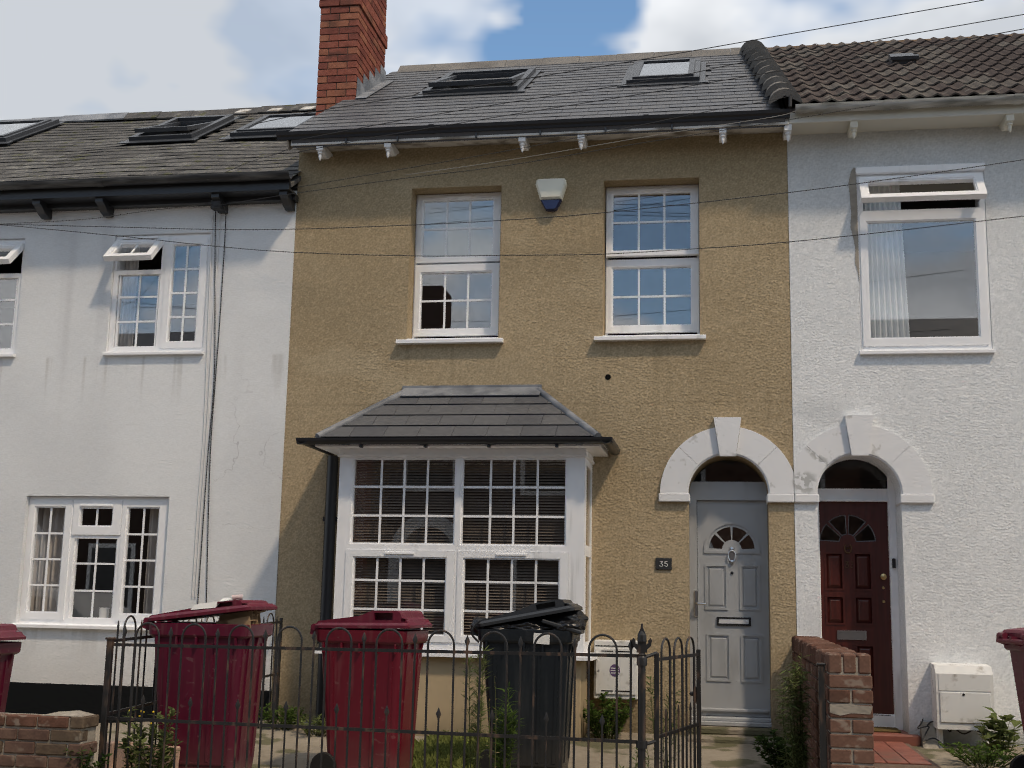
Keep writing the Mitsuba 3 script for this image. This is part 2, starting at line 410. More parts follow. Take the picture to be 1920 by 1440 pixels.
prin('mat_bin_red', proc(binc((0.066, 0.003, 0.017), (0.096, 0.006, 0.025))), 0.36, 0.5)
prin('mat_bin_red_lid', proc(binc((0.098, 0.007, 0.021), (0.138, 0.013, 0.032))), 0.40, 0.5)
prin('mat_bin_red2', proc(binc((0.100, 0.004, 0.014), (0.135, 0.007, 0.020))), 0.36, 0.5)
prin('mat_bin_black', proc(lambda p, n, uv: mix(mix((0.009, 0.013, 0.018), (0.018, 0.022, 0.027), smoothstep(0.5, 0.8, fbm(p.x * 24, p.y * 24, p.z * 1.6, 3))), (0.05, 0.045, 0.04), 0.4 * smoothstep(0.5, 0.15, p.z + 0.3 * (fbm(p.x * 6, p.y * 6, p.z * 6, 3) - 0.5)))), 0.36, 0.5)
prin('mat_bin_black_lid', (0.030, 0.034, 0.040), 0.36, 0.5)
prin('mat_rubber', (0.012, 0.012, 0.012), 0.7, 0.3)
prin('mat_bag', (0.010, 0.010, 0.011), 0.28, 0.5)
def c_card(p, n, uv): return mix((0.27, 0.18, 0.105), (0.38, 0.27, 0.165), fbm(p.x * 18, p.y * 18, p.z * 40, 3))
diffuse('mat_card', proc(c_card))
prin('mat_can', (0.50, 0.40, 0.40), 0.35, 0.5)
diffuse('mat_paper', (0.72, 0.72, 0.70))
diffuse('mat_pale_brick', (0.52, 0.36, 0.28))
def c_meter(p, n, uv):
    g = fbm(p.x * 14, p.z * 14, p.y * 14, 4)
    return mix((0.66, 0.66, 0.64), (0.30, 0.28, 0.24), 0.8 * smoothstep(0.55, 0.8, g))
prin('mat_meter', proc(c_meter), 0.5, 0.4)
diffuse('mat_purple', (0.12, 0.08, 0.17))
prin('mat_alarm', (0.74, 0.73, 0.62), 0.3, 0.5)
prin('mat_alarm_blue', (0.009, 0.016, 0.070), 0.25, 0.5)
diffuse('mat_plaque', (0.045, 0.047, 0.05))
def c_interior(p, n, uv): return mix((0.16, 0.155, 0.15), (0.22, 0.21, 0.20), noise(p.x, p.y, p.z))
diffuse('mat_interior', (0.14, 0.135, 0.13))
def c_curtain(p, n, uv): return mix((0.52, 0.49, 0.46), (0.64, 0.61, 0.58), noise(p.x * 30, 1.0, p.z * 1.5))
diffuse('mat_curtain', proc(c_curtain))
diffuse('mat_net', (0.70, 0.73, 0.74))
diffuse('mat_net_dim', (0.36, 0.41, 0.40))
diffuse('mat_brick_far', (0.065, 0.046, 0.040))
prin('mat_door_dark', (0.01, 0.01, 0.01), 0.2, 0.5)
diffuse('mat_blind', (0.20, 0.17, 0.145))
diffuse('mat_dark_hole', (0.01, 0.01, 0.01))
mat('mat_glass', {'type': 'thindielectric', 'int_ior': 2.3})
mat('mat_glass_bay', {'type': 'thindielectric', 'int_ior': 1.6})
mat('mat_glass_mid', {'type': 'thindielectric', 'int_ior': 1.95})
mat('mat_glass_dim', {'type': 'thindielectric', 'int_ior': 1.33})
def c_conc(p, n, uv):
    g = fbm(p.x * 2.2, p.y * 2.2, 0.0, 4); h = fbm(p.x * 28, p.y * 28, 2.0, 3)
    c = mix((0.20, 0.17, 0.13), (0.36, 0.32, 0.26), 0.55 * g + 0.45 * h)
    return mix(c, (0.075, 0.08, 0.035), 0.7 * smoothstep(0.56, 0.7, fbm(p.x * 3.3, p.y * 3.3, 6.0, 4)))
bumped('mat_concrete', proc(h_fine, 2e-3), 0.006, proc(c_conc))
def c_asph(p, n, uv): return mix((0.05, 0.05, 0.052), (0.085, 0.083, 0.08), noise(p.x * 30, p.y * 30, 0))
diffuse('mat_asphalt', proc(c_asph))
def c_pave(p, n, uv):
    e = dr.minimum(dr.minimum(dr.abs(p.x * 1.6 - dr.floor(p.x * 1.6) - 0.5), dr.abs(p.y * 1.6 - dr.floor(p.y * 1.6) - 0.5)) * -1 + 0.5, 1.0)
    return mix((0.10, 0.095, 0.09), mix((0.26, 0.25, 0.235), (0.33, 0.315, 0.29), cell_rand(p.x * 1.6, p.y * 1.6)), smoothstep(0.0, 0.02, e))
diffuse('mat_pavement', proc(c_pave))
def c_quarry(p, n, uv):
    return mix(mix((0.17, 0.062, 0.045), (0.27, 0.10, 0.072), fbm(p.x * 9, p.y * 9, p.z * 9, 3)), (0.10, 0.085, 0.07), 0.6 * smoothstep(0.55, 0.75, fbm(p.x * 5, p.y * 5, p.z * 5 + 3, 3)))
prin('mat_quarry', proc(c_quarry), 0.45, 0.4)
def leafmat(k, a, b):
    def f(p, n, uv): return mix(a, b, noise(p.x * 23, p.y * 23, p.z * 23))
    return mat(k, {'type': 'principledthin', 'base_color': proc(f), 'roughness': 0.6, 'diff_trans': 0.7, 'spec_trans': 0.0, 'eta': 1.3})
leafmat('mat_leaf', (0.05, 0.095, 0.02), (0.12, 0.18, 0.045))
leafmat('mat_leaf_dark', (0.035, 0.065, 0.02), (0.075, 0.12, 0.035))
leafmat('mat_leaf_pale', (0.10, 0.135, 0.05), (0.19, 0.22, 0.085))
leafmat('mat_grass', (0.12, 0.155, 0.04), (0.27, 0.295, 0.10))
diffuse('mat_stem', (0.10, 0.11, 0.045))
diffuse('mat_straw', (0.38, 0.29, 0.17))
diffuse('mat_flower', (0.60, 0.42, 0.04))
prin('mat_cable', (0.040, 0.040, 0.042), 0.6, 0.3)
prin('mat_cable_pale', (0.30, 0.29, 0.27), 0.6, 0.3)
prin('mat_car', (0.42, 0.44, 0.46), 0.25, 0.5, clearcoat=0.8)
prin('mat_car_glass', (0.012, 0.014, 0.016), 0.08, 0.6)
# ------------------------------------------------------------------ windows
def grid_bars(parent, x0, x1, z0, z1, y, xs, zs, w=0.019, T=None):
    for t in xs:
        x = x0 + (x1 - x0) * t
        m = bx(x - w / 2, x + w / 2, y - 0.007, y - 0.001, z0, z1)
        add('glazing_bar', moved(m, T) if T is not None else m, 'mat_upvc', parent)
    for t in zs:
        z = z0 + (z1 - z0) * t
        m = bx(x0, x1, y - 0.0085, y - 0.0025, z - w / 2, z + w / 2)
        add('glazing_bar', moved(m, T) if T is not None else m, 'mat_upvc', parent)

def pane(parent, x0, x1, z0, z1, y, glass='mat_glass', T=None, tilt=True):
    q = (rnd.uniform(-1, 1) * 0.0016, rnd.uniform(-1, 1) * 0.0016) if tilt else (0, 0)
    cx, cz = (x0 + x1) / 2, (z0 + z1) / 2
    v = [[x, y + (x - cx) * q[0] + (z - cz) * q[1], z] for x, z in ((x0, z0), (x1, z0), (x1, z1), (x0, z1))]
    m = tm(v, [[0, 1, 2], [0, 2, 3]])
    return add('pane', moved(m, T) if T is not None else m, glass, parent)

def sash_mesh(o, i, y, depth=0.055):
    """A sash: flat outer ring, a stepped bead round the glass."""
    bead = (i[0] - 0.012, i[1] - 0.012, i[2] + 0.012, i[3] + 0.012)
    a = ext(ring(o, bead), y, y + depth)
    b = ext(ring(bead, i), y + 0.011, y + depth)
    return join([a, b])

def light(win, o, i, y, xs, zs, glass='mat_glass', T=None):
    m = sash_mesh(o, i, y)
    add('sash', moved(m, T) if T is not None else m, 'mat_upvc', win)
    pane(win, i[0], i[2], i[1], i[3], y + 0.030, glass, T)
    grid_bars(win, i[0], i[2], i[1], i[3], y + 0.030, xs, zs, T=T)

def vent(win, x0, x1, z, y, T=None):
    m = cbx(x0, x1, y - 0.012, y + 0.002, z - 0.011, z + 0.011, 0.004)
    add('trickle_vent', moved(m, T) if T is not None else m, 'mat_upvc', win)

def fixed(win, i, y, xs, zs, glass='mat_glass'):
    bead = (i[0] - 0.014, i[1] - 0.014, i[2] + 0.014, i[3] + 0.014)
    add('bead', ext(ring(bead, i), y + 0.014, y + 0.05), 'mat_upvc', win)
    pane(win, i[0], i[2], i[1], i[3], y + 0.034, glass)
    grid_bars(win, i[0], i[2], i[1], i[3], y + 0.034, xs, zs)

def sill(win, x0, x1, z0, z1, y0, y1, mat_='mat_upvc'):
    p = Polygon([(y1, z0), (y0, z0), (y0, z1 - 0.012), (y0 + 0.006, z1 - 0.006), (y1, z1)])
    add('sill', extx(p, x0, x1), mat_, win)

def slates(roof, S, x0, x1, s0, s1, gauge, width, mats, th=0.005, holes=(), lap=0.055, jit=0.0, droop=0.007, clip=None, wob=None, limit=300, seed=1, tiltj=0.0, name='slate'):
    """Rows of slates up the slope S. Those past the limit are joined into one part."""
    r = random.Random(seed); out = []; row = 0; s = s0
    while s < s1 - 0.02:
        x = x0 - (width / 2 if row % 2 else 0.0)
        while x < x1 - 0.005:
            w = width * (1 + r.uniform(-jit, jit) * 0.5)
            ds = r.uniform(-1, 1) * jit * 0.06
            a, b = max(x, x0) + 0.0018, min(x + w, x1) - 0.0018
            lo, hi = s + ds, min(s + gauge + lap, s1)
            x += w
            if b - a < 0.02: continue
            p = sbox(a, lo, b, hi)
            if jit and r.random() < 0.5: p = affinity.rotate(p, r.uniform(-1, 1) * 22 * jit)
            if clip is not None:
                p = p.intersection(clip)
                if p.is_empty or p.geom_type != 'Polygon' or p.area < 2e-4: continue
            if any(h.contains(p.centroid) for h in holes): continue
            lift = r.uniform(0, 1) * tiltj
            out.append((S.at((a + b) / 2, lo, 0), S.plate(p, droop + lift, 0.0, th, lo, hi, wob), r.choice(mats)))
        s += gauge; row += 1
    out.sort(key=lambda q: np.linalg.norm(q[0] - CAM))
    for c, m, k in out[:limit]: add(name, m, k, roof)
    if out[limit:]: add(f'far_{name}s', join([m for c, m, k in out[limit:]]), mats[0], roof, kind='stuff')

def skylight(house, S, x0, x1, s0, s1, up=0.065, open_deg=0.0, label=None, bright=False):
    t = add('skylight', join([S.box(x0, x1, s0, s0 + 0.07, -0.02, up), S.box(x0, x1, s1 - 0.09, s1, -0.02, up),
                              S.box(x0, x0 + 0.07, s0 + 0.071, s1 - 0.091, -0.02, up - 0.002), S.box(x1 - 0.07, x1, s0 + 0.071, s1 - 0.091, -0.02, up - 0.002)]), 'mat_frame_dark', house, label=label)
    add('flashing', join([S.box(x0 - 0.09, x1 + 0.09, s0 - 0.13, s0 - 0.003, 0.018, 0.026), S.box(x0 - 0.06, x0 - 0.003, s0, s1 + 0.05, 0.018, 0.026), S.box(x1 + 0.003, x1 + 0.06, s0, s1 + 0.05, 0.018, 0.026)]), 'mat_frame_dark', t)
    a, b, c, d = x0 + 0.06, x1 - 0.06, s0 + 0.06, s1 - 0.08
    q = [S.box(a, b, c, c + 0.06, 0.04, 0.088), S.box(a, b, d - 0.06, d, 0.04, 0.088), S.box(a, a + 0.06, c + 0.061, d - 0.061, 0.04, 0.086), S.box(b - 0.06, b, c + 0.061, d - 0.061, 0.04, 0.086)]
    g = tm([S.at(x, s, 0.072) for x, s in ((a + 0.05, c + 0.05), (b - 0.05, c + 0.05), (b - 0.05, d - 0.05), (a + 0.05, d - 0.05))], [[0, 1, 2], [0, 2, 3]])
    T = None
    if open_deg:
        mid = S.at((a + b) / 2, (c + d) / 2, 0.08)
        T = rot([1, 0, 0], -open_deg, mid)
    f = lambda m: moved(m, T) if T is not None else m
    add('sash', f(join(q)), 'mat_frame_dark', t)
    add('pane', f(g), 'mat_glass', t)
    add('shaft', join([S.box(x0 + 0.02, x0 + 0.03, s0 + 0.03, s1 - 0.03, -0.6, 0.0), S.box(x1 - 0.03, x1 - 0.02, s0 + 0.03, s1 - 0.03, -0.6, 0.0), S.box(x0 + 0.03, x1 - 0.03, s0 + 0.03, s0 + 0.04, -0.6, 0.0), S.box(x0 + 0.03, x1 - 0.03, s1 - 0.04, s1 - 0.03, -0.6, 0.0), S.box(x0 + 0.03, x1 - 0.03, s0 + 0.04, s1 - 0.04, -0.62, -0.601)]), 'mat_shaft_white' if bright else 'mat_interior', t)
    return t
prin('mat_frame_dark', (0.035, 0.038, 0.044), 0.4, 0.5)
diffuse('mat_shaft_white', (0.42, 0.42, 0.42))

def half_round(x0, x1, y, z, r, mat_, parent, joints=(), name='gutter'):
    """A half round gutter along x, its rim at z."""
    o = [(y + r * math.cos(a), z + r * math.sin(a)) for a in np.linspace(math.pi, 2 * math.pi, 14)]
    i = [(y + (r - 0.006) * math.cos(a), z + (r - 0.006) * math.sin(a)) for a in np.linspace(2 * math.pi, math.pi, 14)]
    g = add(name, extx(Polygon(o + i), x0, x1), mat_, parent, smooth=35)
    for x in joints:
        o2 = [(y + (r + 0.006) * math.cos(a), z + (r + 0.006) * math.sin(a)) for a in np.linspace(math.pi, 2 * math.pi, 14)]
        i2 = [(y + (r + 0.001) * math.cos(a), z + (r + 0.001) * math.sin(a)) for a in np.linspace(2 * math.pi, math.pi, 14)]
        add('joint', extx(Polygon(o2 + i2), x - 0.03, x + 0.03), mat_, g, smooth=35)
    return g

def eave_bracket(house, x, z, mat_, y_front=-0.31, y_wall=0.0):
    """A bracket under the eaves with a turned drop at its front."""
    p = Polygon([(y_front, z), (y_wall, z), (y_wall, z - 0.02), (y_wall - 0.06, z - 0.045), (y_wall - 0.12, z - 0.09), (y_wall - 0.18, z - 0.095), (y_front + 0.075, z - 0.075), (y_front + 0.07, z - 0.065), (y_front, z - 0.065)])
    b = add('bracket', extx(p, x - 0.032, x + 0.032), mat_, house)
    prof = [(0.0, -0.165), (0.010, -0.150), (0.017, -0.120), (0.014, -0.100), (0.025, -0.094), (0.025, -0.084), (0.016, -0.080), (0.030, -0.070), (0.030, -0.0655), (0.0, -0.0655)]
    add('drop', moved(lathe(prof, 12), shift(x, y_front + 0.034, z)), mat_, b, smooth=40)

def wall_with(openings, x0, x1, z0, z1, y0=0.0, y1=0.42):
    p = rect(x0, x1, z0, z1)
    for o in openings: p = p.difference(o if not isinstance(o, tuple) else rect(*o))
    return ext(p, y0, y1)

def rooms(house, x0, x1, floors, y0=0.425, y1=4.0):
    ms = []
    for z0, z1 in floors:
        ms += [bx(x0, x1, y1, y1 + 0.02, z0, z1), bx(x0, x1, y0, y1, z0 - 0.02, z0), bx(x0, x1, y0, y1, z1, z1 + 0.02), bx(x0 - 0.02, x0, y0, y1, z0, z1), bx(x1, x1 + 0.02, y0, y1, z0, z1)]
    add('room', join(ms), 'mat_interior', house)

def arch_poly(cx, r, zs, z0):
    return Polygon([(cx - r, z0), (cx + r, z0)] + [(cx + r * math.cos(a), zs + r * math.sin(a)) for a in np.linspace(0, math.pi, 33)])

def arch_surround(house, cx, r, R, zs, x_lim0, x_lim1, key_x, label):
    """Painted stones round an arched doorway: voussoirs, keystone and imposts."""
    t = add('door_arch', ext(arch_poly(cx, r + 0.012, zs, zs).difference(arch_poly(cx, r, zs, zs - 0.01)), -0.020, 0.05), 'mat_paint', house, label=label)
    lim = sbox(x_lim0, 0, x_lim1, 9)
    full = arch_poly(cx, R, zs, zs).difference(arch_poly(cx, r + 0.0125, zs, zs - 0.01)).intersection(lim)
    kp = Polygon([(key_x - 0.07, zs + r - 0.02), (key_x + 0.07, zs + r - 0.02), (key_x + 0.12, zs + R + 0.075), (key_x - 0.12, zs + R + 0.075)])
    for a0, a1 in ((0, 44), (44, 90), (90, 136), (136, 180)):
        e0, e1 = math.radians(a0 + 0.15), math.radians(a1 - 0.15)
        wdg = Polygon([(cx, zs), (cx + 2 * math.cos(e0), zs + 2 * math.sin(e0)), (cx + 2 * math.cos((e0 + e1) / 2), zs + 2 * math.sin((e0 + e1) / 2)), (cx + 2 * math.cos(e1), zs + 2 * math.sin(e1))])
        p = full.intersection(wdg).difference(kp.buffer(0.002))
        add('arch_stone', ext(p, -0.030 - rnd.uniform(0, 0.002), 0.0), 'mat_paint', t)
    add('keystone', join([hull([(x, y, z) for (x, z) in kp.exterior.coords[:-1] for y in (-0.075, -0.001)])]), 'mat_paint', t)
    for a, b in ((cx - R - 0.012, cx - r + 0.012), (cx + r - 0.012, cx + R + 0.012)):
        a, b = max(a, x_lim0), min(b, x_lim1)
        add('impost', join([cbx(a, b, -0.045, 0.30, zs - 0.075, zs - 0.002, 0.006)]), 'mat_paint', t)
    return t

# ------------------------------------------------------------------ the ground
def ground_z(x, y):
    z = 0.215 + 0.052 * np.asarray(y, float)
    return z - 0.05 * np.clip(-4.1 - np.asarray(x, float), 0, 4)
gx, gy = np.meshgrid(np.linspace(-14, 9, 93), np.linspace(-4.1, 0.05, 60))
gz = ground_z(gx, gy) + 0.022 * (meshkit.fbm(np.stack([gx * 1.6, gy * 1.6, 0 * gx], -1), 4, 3) - 0.5)
gi = np.arange(gx.size).reshape(gx.shape)
gf = np.concatenate([np.stack([gi[:-1, :-1], gi[:-1, 1:], gi[1:, 1:]], -1).reshape(-1, 3), np.stack([gi[:-1, :-1], gi[1:, 1:], gi[1:, :-1]], -1).reshape(-1, 3)])
struct('front_yard', tm(np.stack([gx, gy, gz], -1).reshape(-1, 3), gf), 'mat_concrete', smooth=True)
struct('pavement', bx(-60, 60, -6.0, -4.1, -0.5, -0.10), 'mat_pavement')
struct('pavement', bx(-60, 60, -13.95, -10.3, -0.5, -0.10), 'mat_pavement')
struct('kerb', bx(-60, 60, -6.13, -6.003, -0.5, -0.104), 'mat_pavement')
struct('kerb', bx(-60, 60, -10.297, -10.17, -0.5, -0.104), 'mat_pavement')
struct('road', bx(-60, 60, -10.167, -6.133, -0.5, -0.22), 'mat_asphalt')
struct('ground', tm([[-400, -400, -0.52], [400, -400, -0.52], [400, 400, -0.52], [-400, 400, -0.52]], [[0, 1, 2], [0, 2, 3]]), 'mat_concrete')

# ------------------------------------------------------------------ the tan house, middle of the terrace
XL, XR = -4.03, 0.63
tan = thing('terraced_house', 'tan pebble-dashed terraced house in the middle with white bay window and grey front door', 'house')
D35 = arch_poly(0.066, 0.345, 2.275, 0.0)
OW1, OW2 = (-2.885, -2.012, 3.698, 5.181), (-1.046, -0.168, 3.698, 5.188)
add('wall', wall_with([D35, OW1, OW2, (-3.12, -1.28, 0.95, 2.50)], XL, XR, 0.0, 5.62), 'mat_tan', tan)
rooms(tan, XL + 0.1, XR - 0.1, ((0.2, 2.75), (3.0, 5.55)))
add('air_hole', moved(lathe([(0.0, 0.0), (0.026, 0.0), (0.026, 0.004), (0.0, 0.004)], 14), shift(-0.995, 0, 3.326) @ rot([1, 0, 0], 90)), 'mat_dark_hole', tan)
for k, (o, mid) in enumerate(((OW1, 4.481), (OW2, 4.481))):
    w = add('window', ext(ring((o[0] + 0.004, o[2] + 0.004, o[1] - 0.004, o[3] - 0.003), (o[0] + 0.026, o[2] + 0.05, o[1] - 0.026, o[3] - 0.03)), 0.188, 0.25), 'mat_upvc', tan,
            label='left upstairs window of the tan house' if k == 0 else 'right upstairs window of the tan house with its top sash ajar')
    x0, x1 = o[0] + 0.018 - 0.004 * k, o[1] - 0.036 + 0.026 * k
    T = None if k == 0 else rot([1, 0, 0], -4.0, (0, 0.18, 5.172))
    i1 = (x0 + 0.062, 4.549, x1 - 0.074, 5.109)
    light(w, (x0, mid + 0.012, x1, 5.171), i1, 0.175, (0.335, 0.665), (0.5,), T=T)
    i2 = (x0 + 0.062, 3.846, x1 - 0.074, 4.390)
    light(w, (x0, 3.774, x1, mid - 0.008), i2, 0.175, (0.335, 0.665), (0.5,))
    xm = (x0 + x1) / 2
    vent(w, xm - 0.14, xm + 0.14, 5.140, 0.173, T)
    a, b = ((-2.967, -1.962), (-1.118, -0.114))[k]
    sill(w, a, b, 3.655, 3.696, -0.075, -0.001)
    add('inner_sill', bx(o[0] + 0.001, o[1] - 0.001, 0.0, 0.187, 3.699, 3.712), 'mat_upvc', w)
solo('net_curtain', 'pale net blind behind the upper panes of the left upstairs window of the tan house', 'blind', bx(-2.86, -2.04, 0.30, 0.305, 4.46, 5.17), 'mat_net_dim')

# front door
def door_leaf(house):
    y = 0.235
    fr = arch_poly(0.066, 0.344, 2.275, 0.29).intersection(sbox(-1, 0, 1, 2.365)).difference(sbox(-0.212, 0.36, 0.412, 2.235))
    d = add('front_door', ext(fr, 0.20, 0.30), 'mat_door_grey', house, label='grey panelled front door with an arched fan light of four panes')
    add('transom', ext(arch_poly(0.066, 0.344, 2.275, 0).intersection(sbox(-1, 2.3655, 1, 2.40)), 0.205, 0.29), 'mat_door_grey', d)
    add('fanlight', ext(arch_poly(0.066, 0.343, 2.275, 0).intersection(sbox(-1, 2.401, 1, 3)), 0.26, 0.264), 'mat_glass_dim', d)
    # the leaf, with the fan panes and panel beds cut out
    c, zf = 0.094, 1.80
    fan = [Polygon([(c + 0.085 * math.cos(a), zf + 0.085 * math.sin(a)) for a in np.linspace(b1, b0, 8)] + [(c + 0.20 * math.cos(a), zf + 0.20 * math.sin(a)) for a in np.linspace(b0, b1, 12)])
           for b0, b1 in ((math.radians(q + 3), math.radians(q + 42)) for q in (0, 45, 90, 135))]
    panels = [(-0.145, 0.055, 1.271, 1.668), (0.158, 0.338, 1.271, 1.668), (-0.134, 0.075, 0.656, 1.066), (0.163, 0.348, 0.653, 1.063)]
    leaf = rect(-0.2085, 0.4085, 0.364, 2.2315)
    for p in fan: leaf = leaf.difference(p)
    for a, b, z0, z1 in panels: leaf = leaf.difference(rect(a, b, z0, z1))
    add('leaf', ext(leaf, y, y + 0.05), 'mat_door_grey', d)
    for p in fan: add('fan_pane', ext(p, y + 0.02, y + 0.024), 'mat_glass_bay', d)
    rim = Polygon([(c - 0.245, zf - 0.035), (c + 0.245, zf - 0.035)] + [(c + 0.245 * math.cos(a), zf + 0.245 * math.sin(a)) for a in np.linspace(0, math.pi, 25)])
    add('fan_moulding', ext(rim.difference(rim.buffer(-0.02)), y - 0.010, y), 'mat_door_grey', d)
    for a, b, z0, z1 in panels:
        o = (a, z0, b, z1)
        mould = ext(ring(o, (a + 0.016, z0 + 0.016, b - 0.016, z1 - 0.016)), y - 0.009, y + 0.02)
        m2 = ext(ring((a + 0.0165, z0 + 0.0165, b - 0.0165, z1 - 0.0165), (a + 0.028, z0 + 0.028, b - 0.028, z1 - 0.028)), y - 0.001, y + 0.022)
        c0 = hull([(x, yy, z) for x, z, yy in ((a + .028, z0 + .028, y + .008), (b - .028, z0 + .028, y + .008), (a + .028, z1 - .028, y + .008), (b - .028, z1 - .028, y + .008), (a + .045, z0 + .045, y - .003), (b - .045, z0 + .045, y - .003), (a + .045, z1 - .045, y - .003), (b - .045, z1 - .045, y - .003))])
        add('panel', join([mould, m2, c0]), 'mat_door_grey', d)
    lp = add('letter_plate', ext(ring((-0.043, 1.137, 0.252, 1.210), (-0.025, 1.152, 0.234, 1.196)), y - 0.014, y), 'mat_black', d)
    add('flap', cbx(-0.025, 0.234, y - 0.010, y - 0.002, 1.152, 1.196, 0.003), 'mat_flap', lp)
    h = add('handle', cbx(-0.236, -0.205, 0.186, 0.199, 1.205, 1.435, 0.008), 'mat_chrome', d)
    add('lever', join([tube([(-0.220, 0.19, 1.322), (-0.220, 0.145, 1.322), (-0.205, 0.138, 1.322), (-0.135, 0.138, 1.320)], 0.011, 10)]), 'mat_chrome', h, smooth=40)
    k = add('knocker', join([tube([(c + 0.032 * math.sin(a), y - 0.02, 1.79 - 0.05 + 0.05 * math.cos(a)) for a in np.linspace(-2.6, 2.6, 15)], 0.007, 8), moved(lathe([(0, 0), (0.025, 0.004), (0.02, 0.016), (0, 0.02)], 14), shift(c, y, 1.80) @ rot([1, 0, 0], 90)), moved(lathe([(0, 0), (0.02, 0.004), (0.016, 0.02), (0, 0.024)], 14), shift(c, y, 1.69) @ rot([1, 0, 0], 90)), hull([(c + dx, y - dy, z) for dx, z in ((-.014, 1.77), (.014, 1.77), (-.02, 1.72), (.02, 1.72), (0, 1.675)) for dy in (0.0, 0.012)])]), 'mat_chrome', d, smooth=40)
    add('spy_hole', moved(lathe([(0, 0), (0.013, 0.002), (0.013, 0.008), (0, 0.01)], 14), shift(c, y, 1.595) @ rot([1, 0, 0], 90)), 'mat_black', d)
    add('threshold', join([cbx(-0.275, 0.44, 0.12, 0.30, 0.288, 0.325, 0.006), cbx(-0.27, 0.435, 0.165, 0.30, 0.3255, 0.357, 0.006)]), 'mat_door_grey', d)
    add('weather_bar', cbx(-0.19, 0.395, y - 0.03, y, 0.40, 0.43, 0.008), 'mat_door_grey', d)
door_leaf(tan)
arch_surround(tan, 0.066, 0.345, 0.592, 2.275, -0.60, 0.628, 0.067, None)
add('doorstep', join([cbx(-0.29, 0.44, -0.34, 0.195, 0.14, 0.232, 0.01), cbx(-0.285, 0.43, -0.03, 0.19, 0.2325, 0.284, 0.008)]), 'mat_concrete', tan)

# eaves
def ogee(x0, x1, mat_, parent, y=-0.33, z=5.655, joints=()):
    p = Polygon([(y, z - 0.068), (y - 0.03, z - 0.068), (y - 0.036, z - 0.045), (y - 0.052, z - 0.03), (y - 0.060, z), (y - 0.054, z), (y - 0.046, z - 0.026), (y - 0.030, z - 0.04), (y - 0.025, z - 0.061), (y, z - 0.061)])
    g = add('gutter', extx(p, x0, x1), mat_, parent)
    for x in joints: add('joint', extx(affinity.scale(p, 1.12, 1.12, origin=(y, z - 0.04)), x - 0.025, x + 0.025), mat_, g)
ogee(-4.13, 0.64, 'mat_black', tan, joints=(-2.62, -0.63))
add('fascia', cbx(-4.0, 0.63, -0.328, -0.30, 5.535, 5.655, 0.003), 'mat_eave', tan)
add('soffit', hull([(x, y, z) for x in (-4.0, 0.63) for y, z in ((-0.2995, 5.555), (-0.001, 5.588), (-0.001, 5.60), (-0.2995, 5.575))]), 'mat_eave', tan)
for x in (-3.72, -3.055, -1.775, -1.228, 0.052): eave_bracket(tan, x, 5.556, 'mat_paint')
for x in (-3.45, -2.95, -2.2, -1.6, -1.0, -0.4, 0.2):
    add('gutter_bolt', bx(x - 0.008, x + 0.008, -0.35, -0.33, 5.53, 5.575), 'mat_black', tan)

# roof
RA = Slope(-0.38, 5.64, 0.62)
SKY_A = [(-3.13, -2.09, 1.93, 3.40), (-0.935, -0.175, 1.95, 3.38)]
def roof_slab(S, x0, x1, s1, holes, n0=-0.14, n1=-0.001):
    """The boarding under the slates, with its skylight openings."""
    p = rect(x0, x1, 0.0, s1)
    for h in holes: p = p.difference(rect(h[0] + 0.02, h[1] - 0.02, h[2] + 0.02, h[3] - 0.02))
    ms = []
    for g in polys(p):
        m = trimesh.creation.extrude_polygon(g, n1 - n0, engine='earcut')
        v = m.vertices
        ms.append(tm(S.at(v[:, 0], v[:, 1], n0 + v[:, 2]), m.faces))
    return join(ms)
roof = add('roof', join([roof_slab(RA, -3.99, 0.60, 4.20, SKY_A), hull([(x, y, z) for x in (-3.99, 0.60) for y, z in ((3.20, 7.74), (3.2, 7.86), (7.2, 5.4), (7.2, 5.2))])]), 'mat_slate_dark', tan)
slates(roof, RA, -4.02, 0.56, 0.0, 4.18, 0.2, 0.255, ['mat_slate', 'mat_slate', 'mat_slate_dark'], holes=[sbox(h[0], h[2], h[1], h[3]) for h in SKY_A], jit=0.04, seed=11, tiltj=0.003)
skylight(tan, RA, *SKY_A[0], open_deg=4.5, label='open skylight on the tan house near the chimney')
skylight(tan, RA, *SKY_A[1], label='closed skylight on the right of the tan house', bright=True)
x = -3.93
while x < 0.36:
    x1 = min(x + 0.455, 0.42)
    p = Polygon([(-0.17, -0.115), (-0.02, 0.045), (0.02, 0.045), (0.17, -0.115), (0.155, -0.13), (0.0, 0.02), (-0.155, -0.13)])
    m = extx(affinity.translate(p, 3.21, 7.885 + rnd.uniform(-0.004, 0.004)), x + 0.003, x1)
    add('ridge_tile', m, 'mat_ridge', roof)
    x = x1
# half round tiles laid up the party wall
for k in range(11):
    s = 0.02 + k * 0.385
    xx = 0.60 - 0.0175 * k
    a = np.linspace(0.12, math.pi - 0.12, 9)
    rr = []
    for (ss, r0, lift) in ((s, 0.150, 0.05), (s + 0.43, 0.125, 0.02)):
        rr.append([RA.at(xx + r0 * math.cos(t), ss, lift + (r0 * 0.95) * math.sin(t)) for t in a] + [RA.at(xx + (r0 - 0.018) * math.cos(t), ss, lift + (r0 * 0.95 - 0.018) * math.sin(t)) for t in a[::-1]])
    add('party_ridge_tile', loft(rr), 'mat_ridge', roof, smooth=40)
add('verge', join([RA.box(-4.035, -4.022, 0.0, 4.2, -0.16, 0.0)]), 'mat_mortar', roof)

